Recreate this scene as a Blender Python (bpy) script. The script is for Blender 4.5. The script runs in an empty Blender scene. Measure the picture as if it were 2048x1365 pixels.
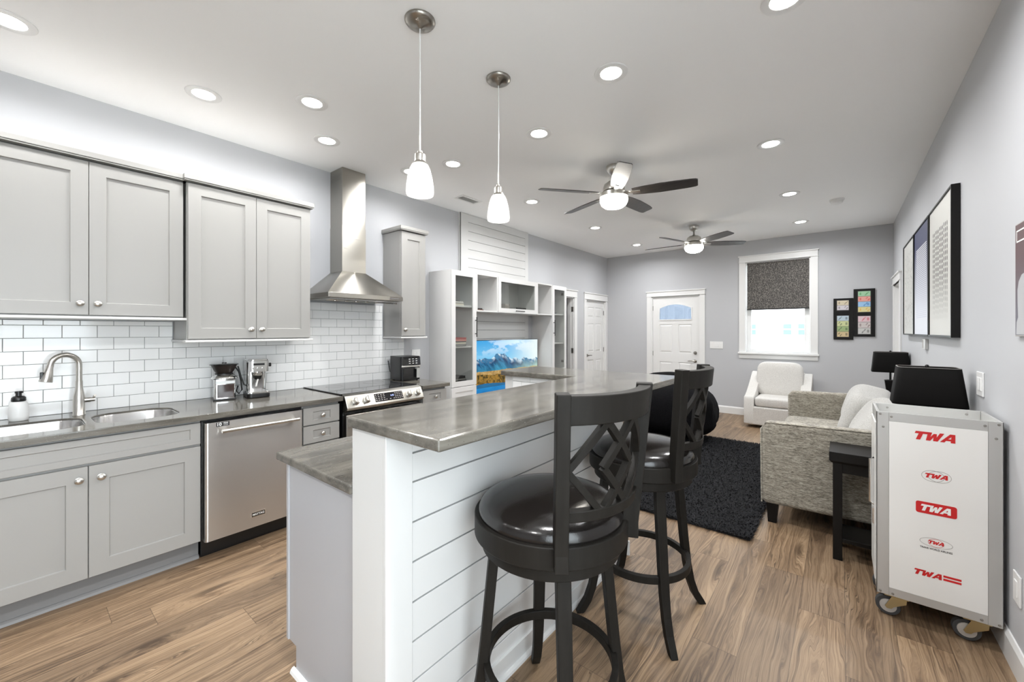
import bpy, bmesh, math, random
import numpy as np
from mathutils import Vector, Matrix
random.seed(7)
RNG = np.random.default_rng(11)
C = bpy.context.scene.collection
SC = bpy.context.scene
PI = math.pi

# ------------------------------------------------------------------ camera, world, exposure, light levels
EXPOSURE = 1.15
CAN_W, CAN_FAR_W, CAN_FILL_W, PEND_W, LED_W = 4.0, 8.5, 14.0, .5, .11
WARM = (0.985, 0.99, 1.0)
cam = bpy.data.cameras.new('camera')
cam.sensor_width = 36.0
cam.lens = 812.0 / 2048.0 * 36.0
cam.shift_y = -20.5 / 2048.0
cam.clip_start = 0.05
cam_o = bpy.data.objects.new('camera', cam)
C.objects.link(cam_o)
cam_o.location = (0, 0, 1.435)
cam_o.rotation_euler = (PI / 2, 0, math.radians(39.05))
SC.camera = cam_o
SC.view_settings.view_transform = 'Standard'
SC.view_settings.look = 'None'
SC.view_settings.gamma = 1.0
SC.view_settings.use_curve_mapping = False
SC.view_settings.exposure = EXPOSURE
w = bpy.data.worlds.new('sky'); SC.world = w; w.use_nodes = True
w.node_tree.nodes['Background'].inputs[0].default_value = (0.86, 0.93, 1.0, 1)
w.node_tree.nodes['Background'].inputs[1].default_value = 4.5
cy = SC.cycles
cy.max_bounces = 9; cy.diffuse_bounces = 5; cy.glossy_bounces = 4; cy.transmission_bounces = 4; cy.transparent_max_bounces = 8
cy.caustics_reflective = False; cy.caustics_refractive = False
cy.sample_clamp_indirect = 4.0
cy.use_denoising = True
cy.use_adaptive_sampling = True
cy.adaptive_threshold = 0.015

# ------------------------------------------------------------------ room dimensions
XL, XR, YF, YN, H = -3.81, 0.572, 7.85, -2.80, 2.955

# ------------------------------------------------------------------ materials
MATS = {}
def srgb(r, g, b):
    f = lambda c: (c / 255 / 12.92) if c / 255 <= .04045 else ((c / 255 + .055) / 1.055) ** 2.4
    return (f(r), f(g), f(b))
def mat(name, col, rough=.5, metal=0.0, spec=.5, coat=0.0, emit=None, estr=0.0, **kw):
    m = bpy.data.materials.new(name); m.use_nodes = True
    b = m.node_tree.nodes['Principled BSDF']
    b.inputs['Base Color'].default_value = (*col, 1)
    b.inputs['Roughness'].default_value = rough
    b.inputs['Metallic'].default_value = metal
    b.inputs['Specular IOR Level'].default_value = spec
    b.inputs['Coat Weight'].default_value = coat
    b.inputs['Coat Roughness'].default_value = kw.get('coat_rough', .05)
    if 'sheen' in kw: b.inputs['Sheen Weight'].default_value = kw['sheen']
    if emit:
        b.inputs['Emission Color'].default_value = (*emit, 1)
        b.inputs['Emission Strength'].default_value = estr
    MATS[name] = m
    return m
class NT:
    def __init__(s, m): s.t = m.node_tree; s.b = s.t.nodes['Principled BSDF']
    def n(s, typ, **kw):
        nd = s.t.nodes.new(typ)
        for k, v in kw.items():
            if k.startswith('_'): setattr(nd, k[1:], v)
        for k, v in kw.items():
            if not k.startswith('_'):
                nd.inputs[int(k[1:]) if k[0] == 'i' and k[1:].isdigit() else k].default_value = v
        return nd
    def l(s, a, b): s.t.links.new(a, b)
    def math(s, op, a, b=None, c=None):
        nd = s.t.nodes.new('ShaderNodeMath'); nd.operation = op
        for i, v in enumerate((a, b, c)):
            if v is None: continue
            if isinstance(v, (int, float)): nd.inputs[i].default_value = v
            else: s.l(v, nd.inputs[i])
        return nd.outputs[0]
    def pos(s):
        return s.n('ShaderNodeNewGeometry').outputs['Position']
    def obj(s):
        return s.n('ShaderNodeTexCoord').outputs['Object']
    def mapping(s, vec, scale=(1, 1, 1), rot=(0, 0, 0), loc=(0, 0, 0)):
        nd = s.n('ShaderNodeMapping'); nd.inputs['Scale'].default_value = scale
        nd.inputs['Rotation'].default_value = rot; nd.inputs['Location'].default_value = loc
        s.l(vec, nd.inputs['Vector']); return nd.outputs[0]
    def noise(s, vec, scale=5, detail=4, rough=.5, dist=0):
        nd = s.n('ShaderNodeTexNoise', Scale=scale, Detail=detail, Roughness=rough, Distortion=dist)
        s.l(vec, nd.inputs['Vector']); return nd.outputs['Fac']
    def ramp(s, fac, stops):
        nd = s.n('ShaderNodeValToRGB'); e = nd.color_ramp.elements
        while len(e) < len(stops): e.new(.5)
        for k, (p, c) in zip(e, stops):
            k.position = p; k.color = (*c, 1) if len(c) == 3 else c
        s.l(fac, nd.inputs[0]); return nd.outputs[0]
    def mix(s, fac, a, b, blend='MIX'):
        nd = s.n('ShaderNodeMix', _data_type='RGBA', _blend_type=blend)
        for sock, v in ((nd.inputs[0], fac), (nd.inputs[6], a), (nd.inputs[7], b)):
            if isinstance(v, (int, float)): sock.default_value = v
            elif isinstance(v, tuple): sock.default_value = (*v, 1)
            else: s.l(v, sock)
        return nd.outputs[2]
    def bump(s, height, strength=.2, dist=.01):
        nd = s.n('ShaderNodeBump', Strength=strength, Distance=dist)
        s.l(height, nd.inputs['Height']); s.l(nd.outputs[0], s.b.inputs['Normal'])
    def color(s, c): s.l(c, s.b.inputs['Base Color'])
    def rough(s, c): s.l(c, s.b.inputs['Roughness'])
G3 = lambda v: (v, v, v)

def paint(name, col, rough=.55, bump=.04):
    m = mat(name, col, rough); t = NT(m)
    t.bump(t.noise(t.pos(), 160, 3), bump, .002)
    return m
paint('wall_paint', (.495, .502, .518), .6)
paint('ceiling_paint', (.93, .93, .925), .75)
paint('white_trim', (.78, .78, .77), .35, .01)
paint('cabinet_grey', (.335, .328, .312), .38, .01)
paint('island_grey', (.43, .435, .455), .38, .01)
paint('cabinet_white', (.66, .656, .645), .4, .01)
paint('shiplap_white', (.63, .63, .62), .38, .01)
mat('groove', (.20, .20, .20), .8)
mat('toe_kick', (.20, .197, .195), .5)
mat('plastic_white', (.80, .80, .79), .35)
mat('plastic_black', (.006, .006, .0065), .3)
mat('rubber_black', (.012, .012, .012), .6)
mat('wheel_rubber', (.045, .047, .05), .6)
mat('gloss_black', (.008, .008, .009), .06, coat=.5)
mat('grout', (.36, .36, .35), .8)
def steel(name, col, rough, axis, amt=.12):
    m = mat(name, col, rough, 1.0); t = NT(m)
    sc = [260, 260, 260]; sc[axis] = 3
    n = t.noise(t.mapping(t.pos(), tuple(sc)), 1, 3, .6)
    t.rough(t.math('ADD', t.math('MULTIPLY', n, amt * 2), rough - amt))
    t.b.inputs['Anisotropic'].default_value = .85; t.b.inputs['Anisotropic Rotation'].default_value = .25
    tg = t.n('ShaderNodeTangent', _direction_type='RADIAL', _axis='Z'); t.l(tg.outputs[0], t.b.inputs['Tangent'])
    return m
steel('steel_brushed', (.47, .455, .42), .30, 1, .06)
steel('hood_steel', (.37, .355, .32), .30, 1, .06)
steel('steel_vertical', (.68, .665, .64), .32, 1, .06)
steel('sink_steel', (.62, .61, .60), .24, 1, .05)
mat('nickel', (.60, .58, .54), .28, 1.0)
mat('nickel_dark', (.33, .31, .28), .3, 1.0)
mat('chrome', (.75, .75, .74), .1, 1.0)
mat('aluminium', (.56, .56, .545), .42, .6)
mat('brass_zinc', (.50, .42, .24), .3, 1.0)
mat('hinge_steel', (.35, .34, .32), .4, 1.0)
mat('tile_white', (.93, .93, .92), .12, coat=.3)

# --- floor: oak-look planks running along the room
m = mat('wood_floor', (.3, .2, .1), .38); t = NT(m)
sep = t.n('ShaderNodeSeparateXYZ'); t.l(t.pos(), sep.inputs[0])
px = t.math('DIVIDE', t.math('ADD', sep.outputs[0], 10.03), .186)
ix = t.math('FLOOR', px); fx = t.math('FRACT', px)
wn = t.n('ShaderNodeTexWhiteNoise', _noise_dimensions='1D'); t.l(ix, wn.inputs['W'])
py = t.math('ADD', t.math('DIVIDE', sep.outputs[1], 1.22), t.math('MULTIPLY', wn.outputs[0], 7.0))
iy = t.math('FLOOR', py); fy = t.math('FRACT', py)
cmb = t.n('ShaderNodeCombineXYZ'); t.l(ix, cmb.inputs[0]); t.l(iy, cmb.inputs[1])
wn2 = t.n('ShaderNodeTexWhiteNoise', _noise_dimensions='3D'); t.l(cmb.outputs[0], wn2.inputs['Vector'])
rnd = wn2.outputs['Value']
cm2 = t.n('ShaderNodeCombineXYZ'); t.l(sep.outputs[0], cm2.inputs[0]); t.l(sep.outputs[1], cm2.inputs[1])
t.l(t.math('MULTIPLY', rnd, 37.0), cm2.inputs[2])
v = cm2.outputs[0]
warp = t.noise(t.mapping(v, (7, .8, 1)), 1.4, 3, .5, .2)
kv = t.n('ShaderNodeTexVoronoi', _feature='F1', Scale=1.0, Randomness=1.0)
t.l(t.mapping(v, (5.4, .95, 1)), kv.inputs['Vector'])
kd = kv.outputs['Distance']
knot_pull = t.ramp(kd, [(.0, G3(1)), (.42, G3(0))])
wx = t.math('ADD', t.math('MULTIPLY', sep.outputs[0], 16.0), t.math('ADD', t.math('MULTIPLY', warp, 2.6), t.math('MULTIPLY', knot_pull, 1.1)))
cm3 = t.n('ShaderNodeCombineXYZ'); t.l(wx, cm3.inputs[0]); t.l(t.math('MULTIPLY', sep.outputs[1], .42), cm3.inputs[1]); t.l(t.math('MULTIPLY', rnd, 37.0), cm3.inputs[2])
gv = cm3.outputs[0]
fine = t.noise(t.mapping(gv, (13, 9, 1)), 1, 5, .72, .15)
mid_ = t.noise(t.mapping(gv, (3.2, 1.1, 1)), 1, 5, .62, .25)
broad = t.noise(t.mapping(v, (6, .7, 1)), 1.2, 3, .5, .5)
ringn = t.noise(t.mapping(gv, (1.0, .35, 1)), 1, 2, .4, .1)
rings = t.math('ABSOLUTE', t.math('SUBTRACT', t.math('FRACT', t.math('MULTIPLY', ringn, 9.0)), .5))
g = t.math('ADD', t.math('MULTIPLY', fine, .40), t.math('ADD', t.math('MULTIPLY', mid_, .28), t.math('ADD', t.math('MULTIPLY', broad, .24), t.math('MULTIPLY', rings, .16))))
col = t.ramp(g, [(.36, (.075, .050, .032)), (.455, (.180, .124, .080)), (.545, (.290, .211, .140)), (.67, (.40, .308, .215))])
cn_ = t.noise(t.mapping(gv, (1.5, .55, 1), loc=(7, 3, 1)), 1, 4, .6, .4)
line = t.ramp(t.math('ABSOLUTE', t.math('SUBTRACT', cn_, .5)), [(.0, G3(1)), (.016, G3(0))])
msk = t.ramp(t.noise(t.mapping(v, (6, 1.1, 1), loc=(2, 9, 4)), 1.5, 2, .5), [(.50, G3(0)), (.60, G3(1))])
col = t.mix(t.math('MULTIPLY', t.math('MULTIPLY', line, msk), .8), col, (.045, .028, .017))
kn = t.ramp(t.math('ADD', kd, t.math('MULTIPLY', fine, .16)), [(.13, G3(1)), (.24, G3(0))])
col = t.mix(t.math('MULTIPLY', kn, .78), col, (.055, .034, .020))
tone = t.ramp(rnd, [(0, (.78, .76, .74)), (.35, (.95, .93, .90)), (.7, (1.06, 1.04, 1.0)), (1, (1.2, 1.17, 1.12))])
col = t.mix(1.0, col, tone, 'MULTIPLY')
ex = t.math('MINIMUM', fx, t.math('SUBTRACT', 1.0, fx)); ey = t.math('MULTIPLY', t.math('MINIMUM', fy, t.math('SUBTRACT', 1.0, fy)), 6.6)
seam = t.math('LESS_THAN', t.math('MINIMUM', ex, ey), .008)
col = t.mix(t.math('MULTIPLY', seam, .55), col, (.06, .04, .028))
col = t.mix(1.0, col, (.93, .885, .825), 'MULTIPLY')
t.color(col)
t.rough(t.math('ADD', .33, t.math('MULTIPLY', fine, .22)))
t.bump(t.math('SUBTRACT', t.math('MULTIPLY', g, .4), t.math('MULTIPLY', seam, .8)), .12, .004)

# --- grey-brown solid-surface worktop
def stone(name, axis):
    m = mat(name, (.2, .2, .2), .12, coat=.0, spec=.5); t = NT(m)
    sc = [5.0, 5.0, 9]; sc[axis] = 1.3
    p = t.pos()
    a = t.noise(t.mapping(p, tuple(sc)), 2.1, 6, .62, .7)
    sc2 = [34, 34, 60]; sc2[axis] = 5
    b = t.noise(t.mapping(p, tuple(sc2)), 1, 4, .7, .3)
    f = t.math('ADD', t.math('MULTIPLY', a, .7), t.math('MULTIPLY', b, .3))
    col = t.ramp(f, [(.30, (.052, .048, .041)), (.44, (.098, .090, .077)), (.57, (.148, .137, .116)), (.72, (.195, .183, .158))])
    sp = t.n('ShaderNodeTexVoronoi', Scale=95.0); t.l(p, sp.inputs['Vector'])
    dots = t.math('LESS_THAN', sp.outputs['Distance'], .10)
    col = t.mix(t.math('MULTIPLY', dots, .5), col, (.55, .53, .49))
    sp2 = t.n('ShaderNodeTexVoronoi', Scale=60.0); t.l(t.mapping(p, (1, 1, 1), loc=(3, 1, 2)), sp2.inputs['Vector'])
    dk = t.math('LESS_THAN', sp2.outputs['Distance'], .10)
    col = t.mix(t.math('MULTIPLY', dk, .5), col, (.04, .037, .033))
    t.color(col)
    return m
stone('worktop_stone', 1)

# --- stools
m = mat('stool_wood', (.040, .036, .031), .5, spec=.14); t = NT(m)
n = t.noise(t.mapping(t.obj(), (60, 60, 6)), 1, 3)
t.color(t.ramp(n, [(.3, (.0115, .0101, .0084)), (.7, (.015, .0133, .0112))]))
m = mat('leather_black', (.0085, .007, .0062), .2, spec=.45, coat=.15, coat_rough=.1); t = NT(m)
vo = t.n('ShaderNodeTexVoronoi', Scale=260.0); t.l(t.obj(), vo.inputs['Vector'])
t.bump(t.math('ADD', vo.outputs['Distance'], t.math('MULTIPLY', t.noise(t.obj(), 9, 3), 2.5)), .05, .003)
# --- fabrics
m = mat('sofa_fabric', (.4, .37, .31), .9, sheen=.3); t = NT(m)
p = t.pos()
a = t.noise(t.mapping(p, (55, 55, 300)), 1, 4, .75, .4); b = t.noise(t.mapping(p, (14, 14, 80)), 1, 3, .6)
f = t.math('ADD', t.math('MULTIPLY', a, .75), t.math('MULTIPLY', b, .25))
t.color(t.ramp(f, [(.36, (.060, .052, .040)), (.46, (.205, .185, .148)), (.55, (.37, .342, .28)), (.68, (.58, .545, .465))]))
t.bump(f, .5, .006)
m = mat('sofa_cushion_fabric', (.5, .5, .5), .9, sheen=.3); t = NT(m)
p = t.pos()
a = t.noise(t.mapping(p, (330, 70, 330)), 1, 3, .6, .2)
t.color(t.ramp(a, [(.32, (.28, .27, .245)), (.48, (.42, .41, .385)), (.62, (.55, .54, .515))]))
t.bump(a, .5, .006)
m = mat('cream_boucle', (.66, .64, .60), .95, sheen=.3); t = NT(m)
a = t.noise(t.pos(), 130, 3, .7)
t.color(t.ramp(a, [(.3, (.55, .53, .50)), (.7, (.76, .745, .71))])); t.bump(a, .6, .008)
m = mat('beanbag_fur', (.006, .006, .008), .9, spec=.1); t = NT(m)
a = t.noise(t.pos(), 70, 5, .75, .6); t.bump(a, .8, .03)
t.color(t.ramp(a, [(.3, (.002, .002, .0025)), (.7, (.008, .0075, .009))]))
m = mat('rug_black', (.010, .010, .012), .9); t = NT(m)
oi = t.noise(t.pos(), 60, 2, .6)
t.color(t.ramp(oi, [(.35, (.0028, .0028, .0036)), (.65, (.014, .014, .0175))]))
m = mat('mat_grey', (.2, .19, .18), .95); t = NT(m)
a = t.noise(t.mapping(t.pos(), (40, 90, 40)), 1, 3, .7)
t.color(t.ramp(a, [(.35, (.07, .065, .06)), (.65, (.34, .32, .30))])); t.bump(a, .8, .02)
m = mat('blind_fabric', (.1, .1, .1), .9); t = NT(m)
a = t.noise(t.mapping(t.pos(), (210, 210, 55)), 1, 3, .7, .4)
t.color(t.ramp(a, [(.34, (.022, .020, .019)), (.5, (.070, .065, .062)), (.63, (.30, .28, .25))]))
mat('espresso_wood', (.0042, .0038, .0036), .38, spec=.25)
mat('shade_black', (.0040, .0036, .0034), .8, spec=.12)
mat('lamp_black', (.004, .0037, .0037), .3, spec=.3)
mat('frame_black', (.0055, .005, .0045), .45, spec=.25)
mat('handle_black', (.006, .006, .006), .4)
mat('red_print', srgb(200, 30, 32), .4)
mat('white_print', (.86, .86, .84), .45)
mat('dark_print', (.03, .028, .028), .5)
mat('grey_print', (.35, .33, .31), .5)
mat('cart_panel', (.82, .815, .79), .28)
m = mat('fan_blade_dark', (.045, .041, .038), .32); t = NT(m)
n = t.noise(t.mapping(t.obj(), (4, 70, 70)), 1, 3); t.color(t.ramp(n, [(.3, (.030, .027, .025)), (.7, (.060, .054, .050))]))
mat('lens_glow', (1, 1, 1), .5, emit=(1.0, .97, .92), estr=9.0)
mat('globe_glow', (1, 1, 1), .4, emit=(1.0, .95, .86), estr=15.0)
mat('bulb_glow', (1, 1, 1), .4, emit=(1.0, .95, .86), estr=2.5)
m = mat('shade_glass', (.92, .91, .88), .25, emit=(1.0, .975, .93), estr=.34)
mat('display_blue', (0, 0, 0), .3, emit=(.35, .45, 1.0), estr=2.0)
mat('coffee_brown', (.014, .008, .006), .4)
mat('smoked_plastic', (.05, .03, .025), .08, coat=.4)
def glass(name, tint=(1, 1, 1), refl=.08):
    m = bpy.data.materials.new(name); m.use_nodes = True; t = m.node_tree
    t.nodes.clear()
    o = t.nodes.new('ShaderNodeOutputMaterial'); tr = t.nodes.new('ShaderNodeBsdfTransparent'); g = t.nodes.new('ShaderNodeBsdfGlossy')
    tr.inputs[0].default_value = (*tint, 1); g.inputs['Roughness'].default_value = .02
    mx = t.nodes.new('ShaderNodeMixShader')
    mx.inputs[0].default_value = refl; t.links.new(tr.outputs[0], mx.inputs[1]); t.links.new(g.outputs[0], mx.inputs[2])
    t.links.new(mx.outputs[0], o.inputs[0]); MATS[name] = m
    return m
glass('pane_glass', (.98, .99, .985)); glass('cabinet_glass', (.90, .91, .90)); glass('frosted_glass', (.30, .325, .36))
def vcol(name, emit=0.0, rough=.5):
    m = mat(name, (1, 1, 1), rough); t = NT(m)
    a = t.n('ShaderNodeVertexColor', _layer_name='Col')
    if emit:
        t.b.inputs['Base Color'].default_value = (.01, .01, .01, 1); t.l(a.outputs[0], t.b.inputs['Emission Color']); t.b.inputs['Emission Strength'].default_value = emit
    else: t.color(a.outputs[0])
    return m
vcol('printed', 0, .5); vcol('screen_picture', .47, .15)

# ------------------------------------------------------------------ mesh builder
class MB:
    def __init__(s, T=None):
        s.v = []; s.f = []; s.mi = []; s.T = T; s.m = 0; s.cols = None
    def add(s, vs, fs, m=None):
        o = len(s.v)
        if s.T: vs = [s.T(*p) for p in vs]
        s.v += [tuple(p) for p in vs]
        s.f += [tuple(i + o for i in f) for f in fs]
        s.mi += [s.m if m is None else m] * len(fs)
        return s
    def box(s, a0, a1, b0, b1, c0, c1, m=None):
        vs = [(x, y, z) for x in (a0, a1) for y in (b0, b1) for z in (c0, c1)]
        return s.add(vs, [(0, 1, 3, 2), (4, 6, 7, 5), (0, 4, 5, 1), (2, 3, 7, 6), (0, 2, 6, 4), (1, 5, 7, 3)], m)
    def cbox(s, c, d, m=None):
        return s.box(c[0] - d[0] / 2, c[0] + d[0] / 2, c[1] - d[1] / 2, c[1] + d[1] / 2, c[2] - d[2] / 2, c[2] + d[2] / 2, m)
    def prism(s, poly, vec, m=None):
        n = len(poly); vs = list(poly) + [(p[0] + vec[0], p[1] + vec[1], p[2] + vec[2]) for p in poly]
        fs = [tuple(range(n)), tuple(range(2 * n - 1, n - 1, -1))] + [(i, (i + 1) % n, n + (i + 1) % n, n + i) for i in range(n)]
        return s.add(vs, fs, m)
    def loft(s, loops, cap=True, m=None, closed=True):
        n = len(loops[0]); vs = [p for L in loops for p in L]; fs = []
        for k in range(len(loops) - 1):
            for i in range(n if closed else n - 1):
                j = (i + 1) % n
                fs.append((k * n + i, k * n + j, (k + 1) * n + j, (k + 1) * n + i))
        if cap:
            fs.append(tuple(range(n - 1, -1, -1))); fs.append(tuple((len(loops) - 1) * n + i for i in range(n)))
        return s.add(vs, fs, m)
    def lathe(s, prof, c=(0, 0, 0), n=32, ax='z', m=None, sx=1.0, sy=1.0):
        loops = []
        for r, h in prof:
            L = []
            for i in range(n):
                a = 2 * PI * i / n; x = math.cos(a) * r * sx; y = math.sin(a) * r * sy
                p = {'z': (x, y, h), 'x': (h, x, y), 'y': (y, h, x)}[ax]
                L.append((c[0] + p[0], c[1] + p[1], c[2] + p[2]))
            loops.append(L)
        return s.loft(loops, True, m)
    def cyl(s, c, r, h, ax='z', n=24, m=None, r2=None):
        return s.lathe([(r, 0), (r if r2 is None else r2, h)], c, n, ax, m)
    def sweep(s, pts, sec, up=(0, 0, 1), closed=False, m=None, scales=None):
        P = [Vector(p) for p in pts]; n = len(P); loops = []
        for i in range(n):
            a = P[(i - 1) % n] if (closed or i > 0) else P[0]; b = P[(i + 1) % n] if (closed or i < n - 1) else P[-1]
            t = (b - a).normalized(); u = Vector(up)
            if abs(t.dot(u)) > .98: u = Vector((1, 0, 0)) if abs(t.x) < .9 else Vector((0, 1, 0))
            sd = t.cross(u).normalized(); u2 = sd.cross(t)
            k = scales[i] if scales else 1
            loops.append([tuple(P[i] + sd * q[0] * k + u2 * q[1] * k) for q in sec])
        if closed: loops.append(loops[0])
        return s.loft(loops, not closed, m)
    def tube(s, pts, r, n=10, closed=False, m=None, scales=None, up=(0, 0, 1)):
        return s.sweep(pts, [(r * math.cos(2 * PI * i / n), r * math.sin(2 * PI * i / n)) for i in range(n)], up=up, closed=closed, m=m, scales=scales)
    def torus(s, c, R, r, n=48, k=10, m=None):
        return s.tube([(c[0] + R * math.cos(2 * PI * i / n), c[1] + R * math.sin(2 * PI * i / n), c[2]) for i in range(n)], r, k, True, m)
    def arcbar(s, c, R0, R1, z0, z1, a0, a1, n=20, m=None):
        loops = []
        for i in range(n + 1):
            a = a0 + (a1 - a0) * i / n; ca, sa = math.cos(a), math.sin(a)
            loops.append([(c[0] + R0 * ca, c[1] + R0 * sa, z0), (c[0] + R1 * ca, c[1] + R1 * sa, z0), (c[0] + R1 * ca, c[1] + R1 * sa, z1), (c[0] + R0 * ca, c[1] + R0 * sa, z1)])
        return s.loft(loops, True, m)
    def ring(s, c, R0, R1, z0, z1, n=48, m=None):
        loops = []
        for i in range(n + 1):
            a = 2 * PI * i / n; ca, sa = math.cos(a), math.sin(a)
            loops.append([(c[0] + R0 * ca, c[1] + R0 * sa, z0), (c[0] + R1 * ca, c[1] + R1 * sa, z0), (c[0] + R1 * ca, c[1] + R1 * sa, z1), (c[0] + R0 * ca, c[1] + R0 * sa, z1)])
        return s.loft(loops, False, m)
    def supere(s, c, d, e1=.4, e2=.4, n=24, k=14, fn=None, m=None):
        sg = lambda x, e: math.copysign(abs(x) ** e, x)
        loops = []
        for j in range(k + 1):
            v = -PI / 2 + PI * j / k
            v = max(-PI / 2 + .02, min(PI / 2 - .02, v))
            L = []
            for i in range(n):
                u = 2 * PI * i / n
                p = [d[0] / 2 * sg(math.cos(v), e1) * sg(math.cos(u), e2), d[1] / 2 * sg(math.cos(v), e1) * sg(math.sin(u), e2), d[2] / 2 * sg(math.sin(v), e1)]
                if fn: p = fn(*p)
                L.append((c[0] + p[0], c[1] + p[1], c[2] + p[2]))
            loops.append(L)
        return s.loft(loops, True, m)
    def panel(s, a0, a1, c0, c1, b0, b1, rail=.07, dep=.008, sl=.004, rt=None, m=None):
        # recessed-panel slab: a along, b outward (b1 = face), c up
        rt = rail if rt is None else rt
        o = [(a0, c0), (a1, c0), (a1, c1), (a0, c1)]; i1 = [(a0 + rail, c0 + rt), (a1 - rail, c0 + rt), (a1 - rail, c1 - rt), (a0 + rail, c1 - rt)]
        i2 = [(i1[0][0] + sl, i1[0][1] + sl), (i1[1][0] - sl, i1[1][1] + sl), (i1[2][0] - sl, i1[2][1] - sl), (i1[3][0] + sl, i1[3][1] - sl)]
        e = .0018
        of = [(a0 + e, c0 + e), (a1 - e, c0 + e), (a1 - e, c1 - e), (a0 + e, c1 - e)]
        vs = [(p[0], b0, p[1]) for p in o] + [(p[0], b1 - e, p[1]) for p in o] + [(p[0], b1, p[1]) for p in of] + [(p[0], b1, p[1]) for p in i1] + [(p[0], b1 - dep, p[1]) for p in i2]
        fs = [(0, 1, 2, 3)]
        for k in range(4):
            for i in range(4):
                j = (i + 1) % 4; fs.append((k * 4 + i, k * 4 + j, k * 4 + 4 + j, k * 4 + 4 + i))
        fs.append((16, 17, 18, 19))
        return s.add(vs, fs, m)
def wpos(o):
    p = Vector((0, 0, 0))
    while o is not None:
        p += o.location; o = o.parent
    return p
def build(name, mb, mats, parent=None, bevel=0, smooth=None, world=True, label=None, seg=2):
    if isinstance(mats, str): mats = [mats]
    me = bpy.data.meshes.new(name)
    vs = mb.v
    if parent is not None and world:
        q = wpos(parent); vs = [(a - q.x, b - q.y, c - q.z) for a, b, c in vs]
    me.from_pydata(vs, [], mb.f)
    for k in mats: me.materials.append(MATS[k])
    me.polygons.foreach_set('material_index', mb.mi)
    bm = bmesh.new(); bm.from_mesh(me)
    bmesh.ops.recalc_face_normals(bm, faces=bm.faces); bm.to_mesh(me); bm.free()
    if mb.cols is not None:
        at = me.color_attributes.new('Col', 'FLOAT_COLOR', 'CORNER')
        fc = np.array(mb.cols, np.float32); ln = np.array([len(f) for f in mb.f])
        out = np.repeat(fc, ln, axis=0); out = np.concatenate([out, np.ones((len(out), 1), np.float32)], 1)
        at.data.foreach_set('color', out.ravel())
    if smooth:
        me.shade_smooth(); me.set_sharp_from_angle(angle=math.radians(smooth))
    o = bpy.data.objects.new(name, me); C.objects.link(o)
    if parent is not None: o.parent = parent
    if bevel:
        b = o.modifiers.new('edge', 'BEVEL'); b.width = bevel; b.segments = seg; b.limit_method = 'ANGLE'; b.angle_limit = math.radians(40)
    if label: o['label'] = label
    return o
def tag(o, label, cat, group=None):
    o['label'] = label; o['category'] = cat
    if group: o['group'] = group
    return o
def thing(name, label, cat, loc=(0, 0, 0), rz=0.0, group=None):
    o = bpy.data.objects.new(name, None); C.objects.link(o); o.empty_display_size = .1
    o.location = loc; o.rotation_euler = (0, 0, rz)
    return tag(o, label, cat, group)
def struct(o):
    o['kind'] = 'structure'; return o
def sroot(name, loc=(0, 0, 0)):
    o = bpy.data.objects.new(name, None); C.objects.link(o); o.location = loc
    return struct(o)
def copy_tree(o, parent=None):
    c = o.copy(); C.objects.link(c)
    if parent is not None: c.parent = parent
    for ch in list(o.children): copy_tree(ch, c)
    return c
def text_mb(txt, size, T, m=0, depth=.0006, bold=0.0, shear=0.0, sx=1.0, align='CENTER'):
    cu = bpy.data.curves.new('t', 'FONT'); cu.body = txt; cu.size = size; cu.extrude = 0; cu.align_x = align; cu.align_y = 'CENTER'
    cu.offset = bold; cu.shear = shear; cu.resolution_u = 3
    ob = bpy.data.objects.new('t', cu); C.objects.link(ob)
    dg = bpy.context.evaluated_depsgraph_get(); me = ob.evaluated_get(dg).to_mesh()
    vs = [(v.co.x * sx, depth, v.co.y) for v in me.vertices]; fs = [tuple(p.vertices) for p in me.polygons]
    ob.evaluated_get(dg).to_mesh_clear(); bpy.data.objects.remove(ob); bpy.data.curves.remove(cu)
    mb = MB(T); mb.add(vs, fs, m); return mb
# wall frames: (along, outward, up)
TL = lambda x0: (lambda a, b, c: (x0 + b, a, c))      # on the kitchen wall, facing +x
TF = lambda y0: (lambda a, b, c: (a, y0 - b, c))      # on the far wall, facing -y
TR = lambda x0: (lambda a, b, c: (x0 - b, a, c))      # on the picture wall, facing -x
WL, WF, WR = TL(XL), TF(YF), TR(XR)
# ================================================================== the room shell
TH = .14
def slab_with_holes(name, T, a0, a1, c0, c1, holes, m):
    mb = MB(T); cuts = sorted({a0, a1, *[h[0] for h in holes], *[h[1] for h in holes]})
    for p, q in zip(cuts[:-1], cuts[1:]):
        spans = sorted([(h[2], h[3]) for h in holes if h[0] <= p + 1e-6 and h[1] >= q - 1e-6]); z = c0
        for s0, s1 in spans:
            if s0 > z: mb.box(p, q, -TH, 0, z, s0)
            z = s1
        if c1 > z: mb.box(p, q, -TH, 0, z, c1)
    return struct(build(name, mb, m))
floor = struct(build('floor', MB().box(XL - 2, XR + .3, YN - .3, YF + .3, -.08, 0), 'wood_floor'))
ceiling = struct(build('ceiling', MB().box(XL - 2, XR + .3, YN - .3, YF + .14, H, H + .08), 'ceiling_paint'))
slab_with_holes('wall_left', WL, YN - .14, YF + .14, 0, H, [(6.95, 7.765, 0, 2.04), (5.70, 6.50, 0, 2.045)], 'wall_paint')
slab_with_holes('wall_far', WF, XL, XR, 0, H, [(-1.264, -.374, 1.078, 2.589), (-2.868, -1.992, 0, 2.092)], 'wall_paint')
slab_with_holes('wall_right', WR, YN - .14, YF + .14, 0, H, [(6.93, 7.66, 0, 2.06), (-1.45, .75, .25, 2.45)], 'wall_paint')
struct(build('wall_near', MB().box(XL, XR, YN - .14, YN, 0, H), 'wall_paint'))
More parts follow.
